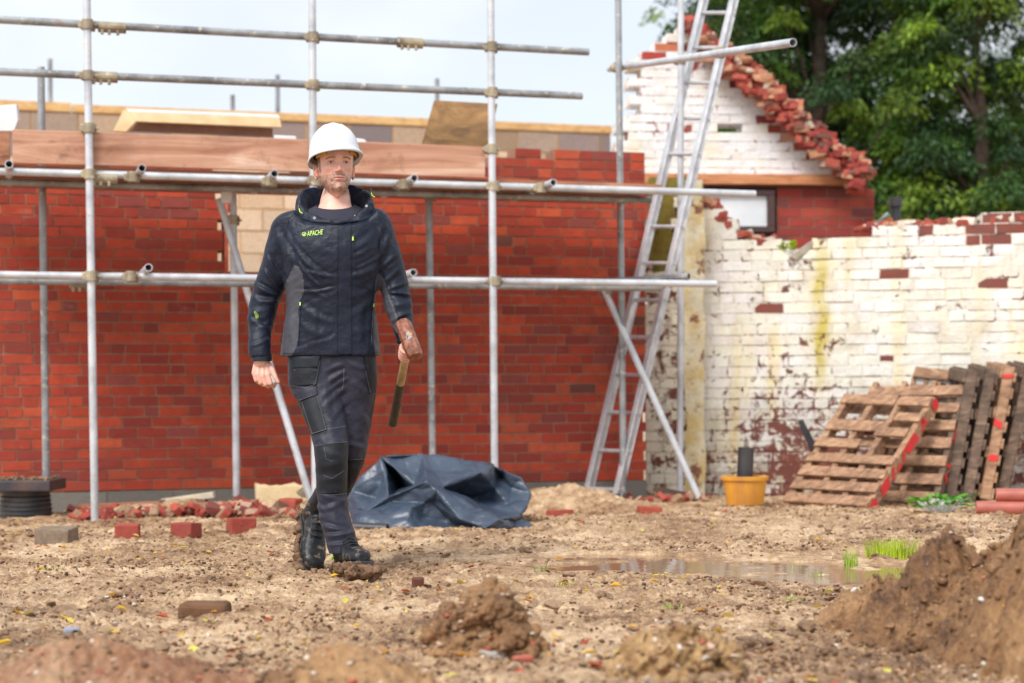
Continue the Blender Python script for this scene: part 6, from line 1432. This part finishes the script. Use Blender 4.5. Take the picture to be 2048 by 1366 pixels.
ico_cache = {1: (lambda V, Fq: ([tuple(v) for v in V], [tuple(int(i) for i in f) for f in Fq]))(*ico(2))}
def frame(origin, fwd, up):
    fwd = Vector(fwd).normalized(); up = Vector(up); side = up.cross(fwd).normalized(); up = fwd.cross(side).normalized()
    return Matrix.Translation(origin) @ Matrix((fwd, side, up)).transposed().to_4x4()
heel = Q_(681, 1140, -.14); Mf = frame(heel+Vector((0, 0, .0)), (.11, -.27, .035), (0, 0, 1))
bf = boot(Mf, (-.25, .0, 1), seed=3, mudlist=((.27, .0, -.012, .030, 60), (.33, .02, -.02, .022, 40), (.30, -.04, -.015, .02, 30)))
t = MB(); p = cast(BVHTree.FromPolygons([v.co[:] for v in bf.data.vertices], [tuple(p.vertices) for p in bf.data.polygons]), 664, 1119, .002)
patch('pull_tab', bvh(bf.data), [(661, 1113), (668, 1109), (669, 1117), (662, 1122)], M_lime, bf, .003, 3, 3, .003)
toe = Q_(618, 1151, -.06); fw = Vector((.035, -.19, -.225)).normalized(); upv = Vector((.42, -.60, .50))
Mr = frame(toe-fw*.305-Vector((0, 0, 0)), fw, upv); boot(Mr, (-.15, 0, 1), seed=7, mudlist=((.0, -.0, -.008, .022, 30), (.14, .03, -.010, .02, 24), (.28, .03, -.008, .018, 20)))

# ================================================================== SLEDGEHAMMER
sl = empty('sledgehammer', tuple(HC), label="rusty sledgehammer gripped just below its head in the man's hand", cat='sledgehammer')
hd_ = Vector((.0625, -(.0625*hu.x-.156*hu.z)/hu.y, -.156)); hd_.normalize(); half = .094
mb = MB(); p_ = hu; q_ = hd_.cross(p_).normalized(); vs = []
for s, r in ((-half, .020), (-half+.001, .0275), (-half+.012, .0335), (-.03, .0345), (.03, .0345), (half-.012, .0335), (half-.001, .0275), (half, .020)):
    for i in range(8): a = math.radians(22.5+45*i); vs.append(HC+hd_*s+(p_*math.cos(a)+q_*math.sin(a))*r)
mb.add(vs, [(j*8+i, j*8+(i+1) % 8, (j+1)*8+(i+1) % 8, (j+1)*8+i) for j in range(7) for i in range(8)]+[tuple(range(8))[::-1], tuple(56+i for i in range(8))])
mr = NT('rusty_steel'); v_ = mr.coord(); n_ = mr.noise(v_, 34, 6, .7); mr.base(mr.ramp(n_, [(.3, (.09, .035, .025)), (.5, (.27, .10, .06)), (.68, (.42, .22, .15))])); mr.set(Roughness=.55, Metallic=.25); mr.bump(n_, .6, .004)
o = mb.build('hammer_head', mr.m, sl, bevel=.002)
bm = bmesh.new(); bm.from_mesh(o.data); bmesh.ops.recalc_face_normals(bm, faces=bm.faces); bm.to_mesh(o.data); bm.free()
mb = MB(); BH = bvh(o.data); cxp, cyp = 817.5, 671; vs = [cast(BH, cxp, cyp, .0012)]
for i in range(18): a = 2*math.pi*i/18; r = 1+.15*math.sin(3*a+1)+.1*math.sin(7*a); vs.append(cast(BH, cxp+6.3*r*math.cos(a), cyp+8.2*r*math.sin(a), .0012) or vs[0])
mb.add(vs, [(0, i+1, (i+1) % 18+1) for i in range(18)]); mb.build('worn_label', simple('worn_label', (.42, .42, .46), (.22, .20, .22), 220, .6, bump=.2), o)
mb = MB(); Lh = (HE-HC).length; caps(mb, [HC-hu*.020, HC+hu*.06, HC+hu*.5*Lh], [.0155, .0160, .0175], 20, 3); mb.build('handle', mat_wood('handle_ash', (.50, .36, .17), (.32, .22, .10), (.62, .48, .26), (20, 20, 5), knots=False), sl, sm=True)
mb = MB(); pr_ = []; N_ = 90; q1, q2 = hu.orthogonal().normalized(), hu.cross(hu.orthogonal().normalized()); vs = []
for i in range(N_+1):
    t = .5+.5*i/N_; s = t*Lh; r = .0187+(.0008*math.sin(i*1.6) if i > 38 else 0)+.0022*max(0, (t-.93)/.07); r *= 1 if t < .985 else math.sqrt(max(.02, 1-((t-.985)/.0155)**2))
    for k in range(20): a = 2*math.pi*k/20; vs.append(HC+hu*s+(q1*math.cos(a)+q2*math.sin(a))*r)
mb.add(vs, [(j*20+i, j*20+(i+1) % 20, (j+1)*20+(i+1) % 20, (j+1)*20+i) for j in range(N_) for i in range(20)]+[tuple(range(20))[::-1], tuple(N_*20+i for i in range(20))])
mb.build('rubber_grip', simple('worn_grip', (.075, .058, .035), (.035, .03, .022), 30, .6), sl, sm=True)
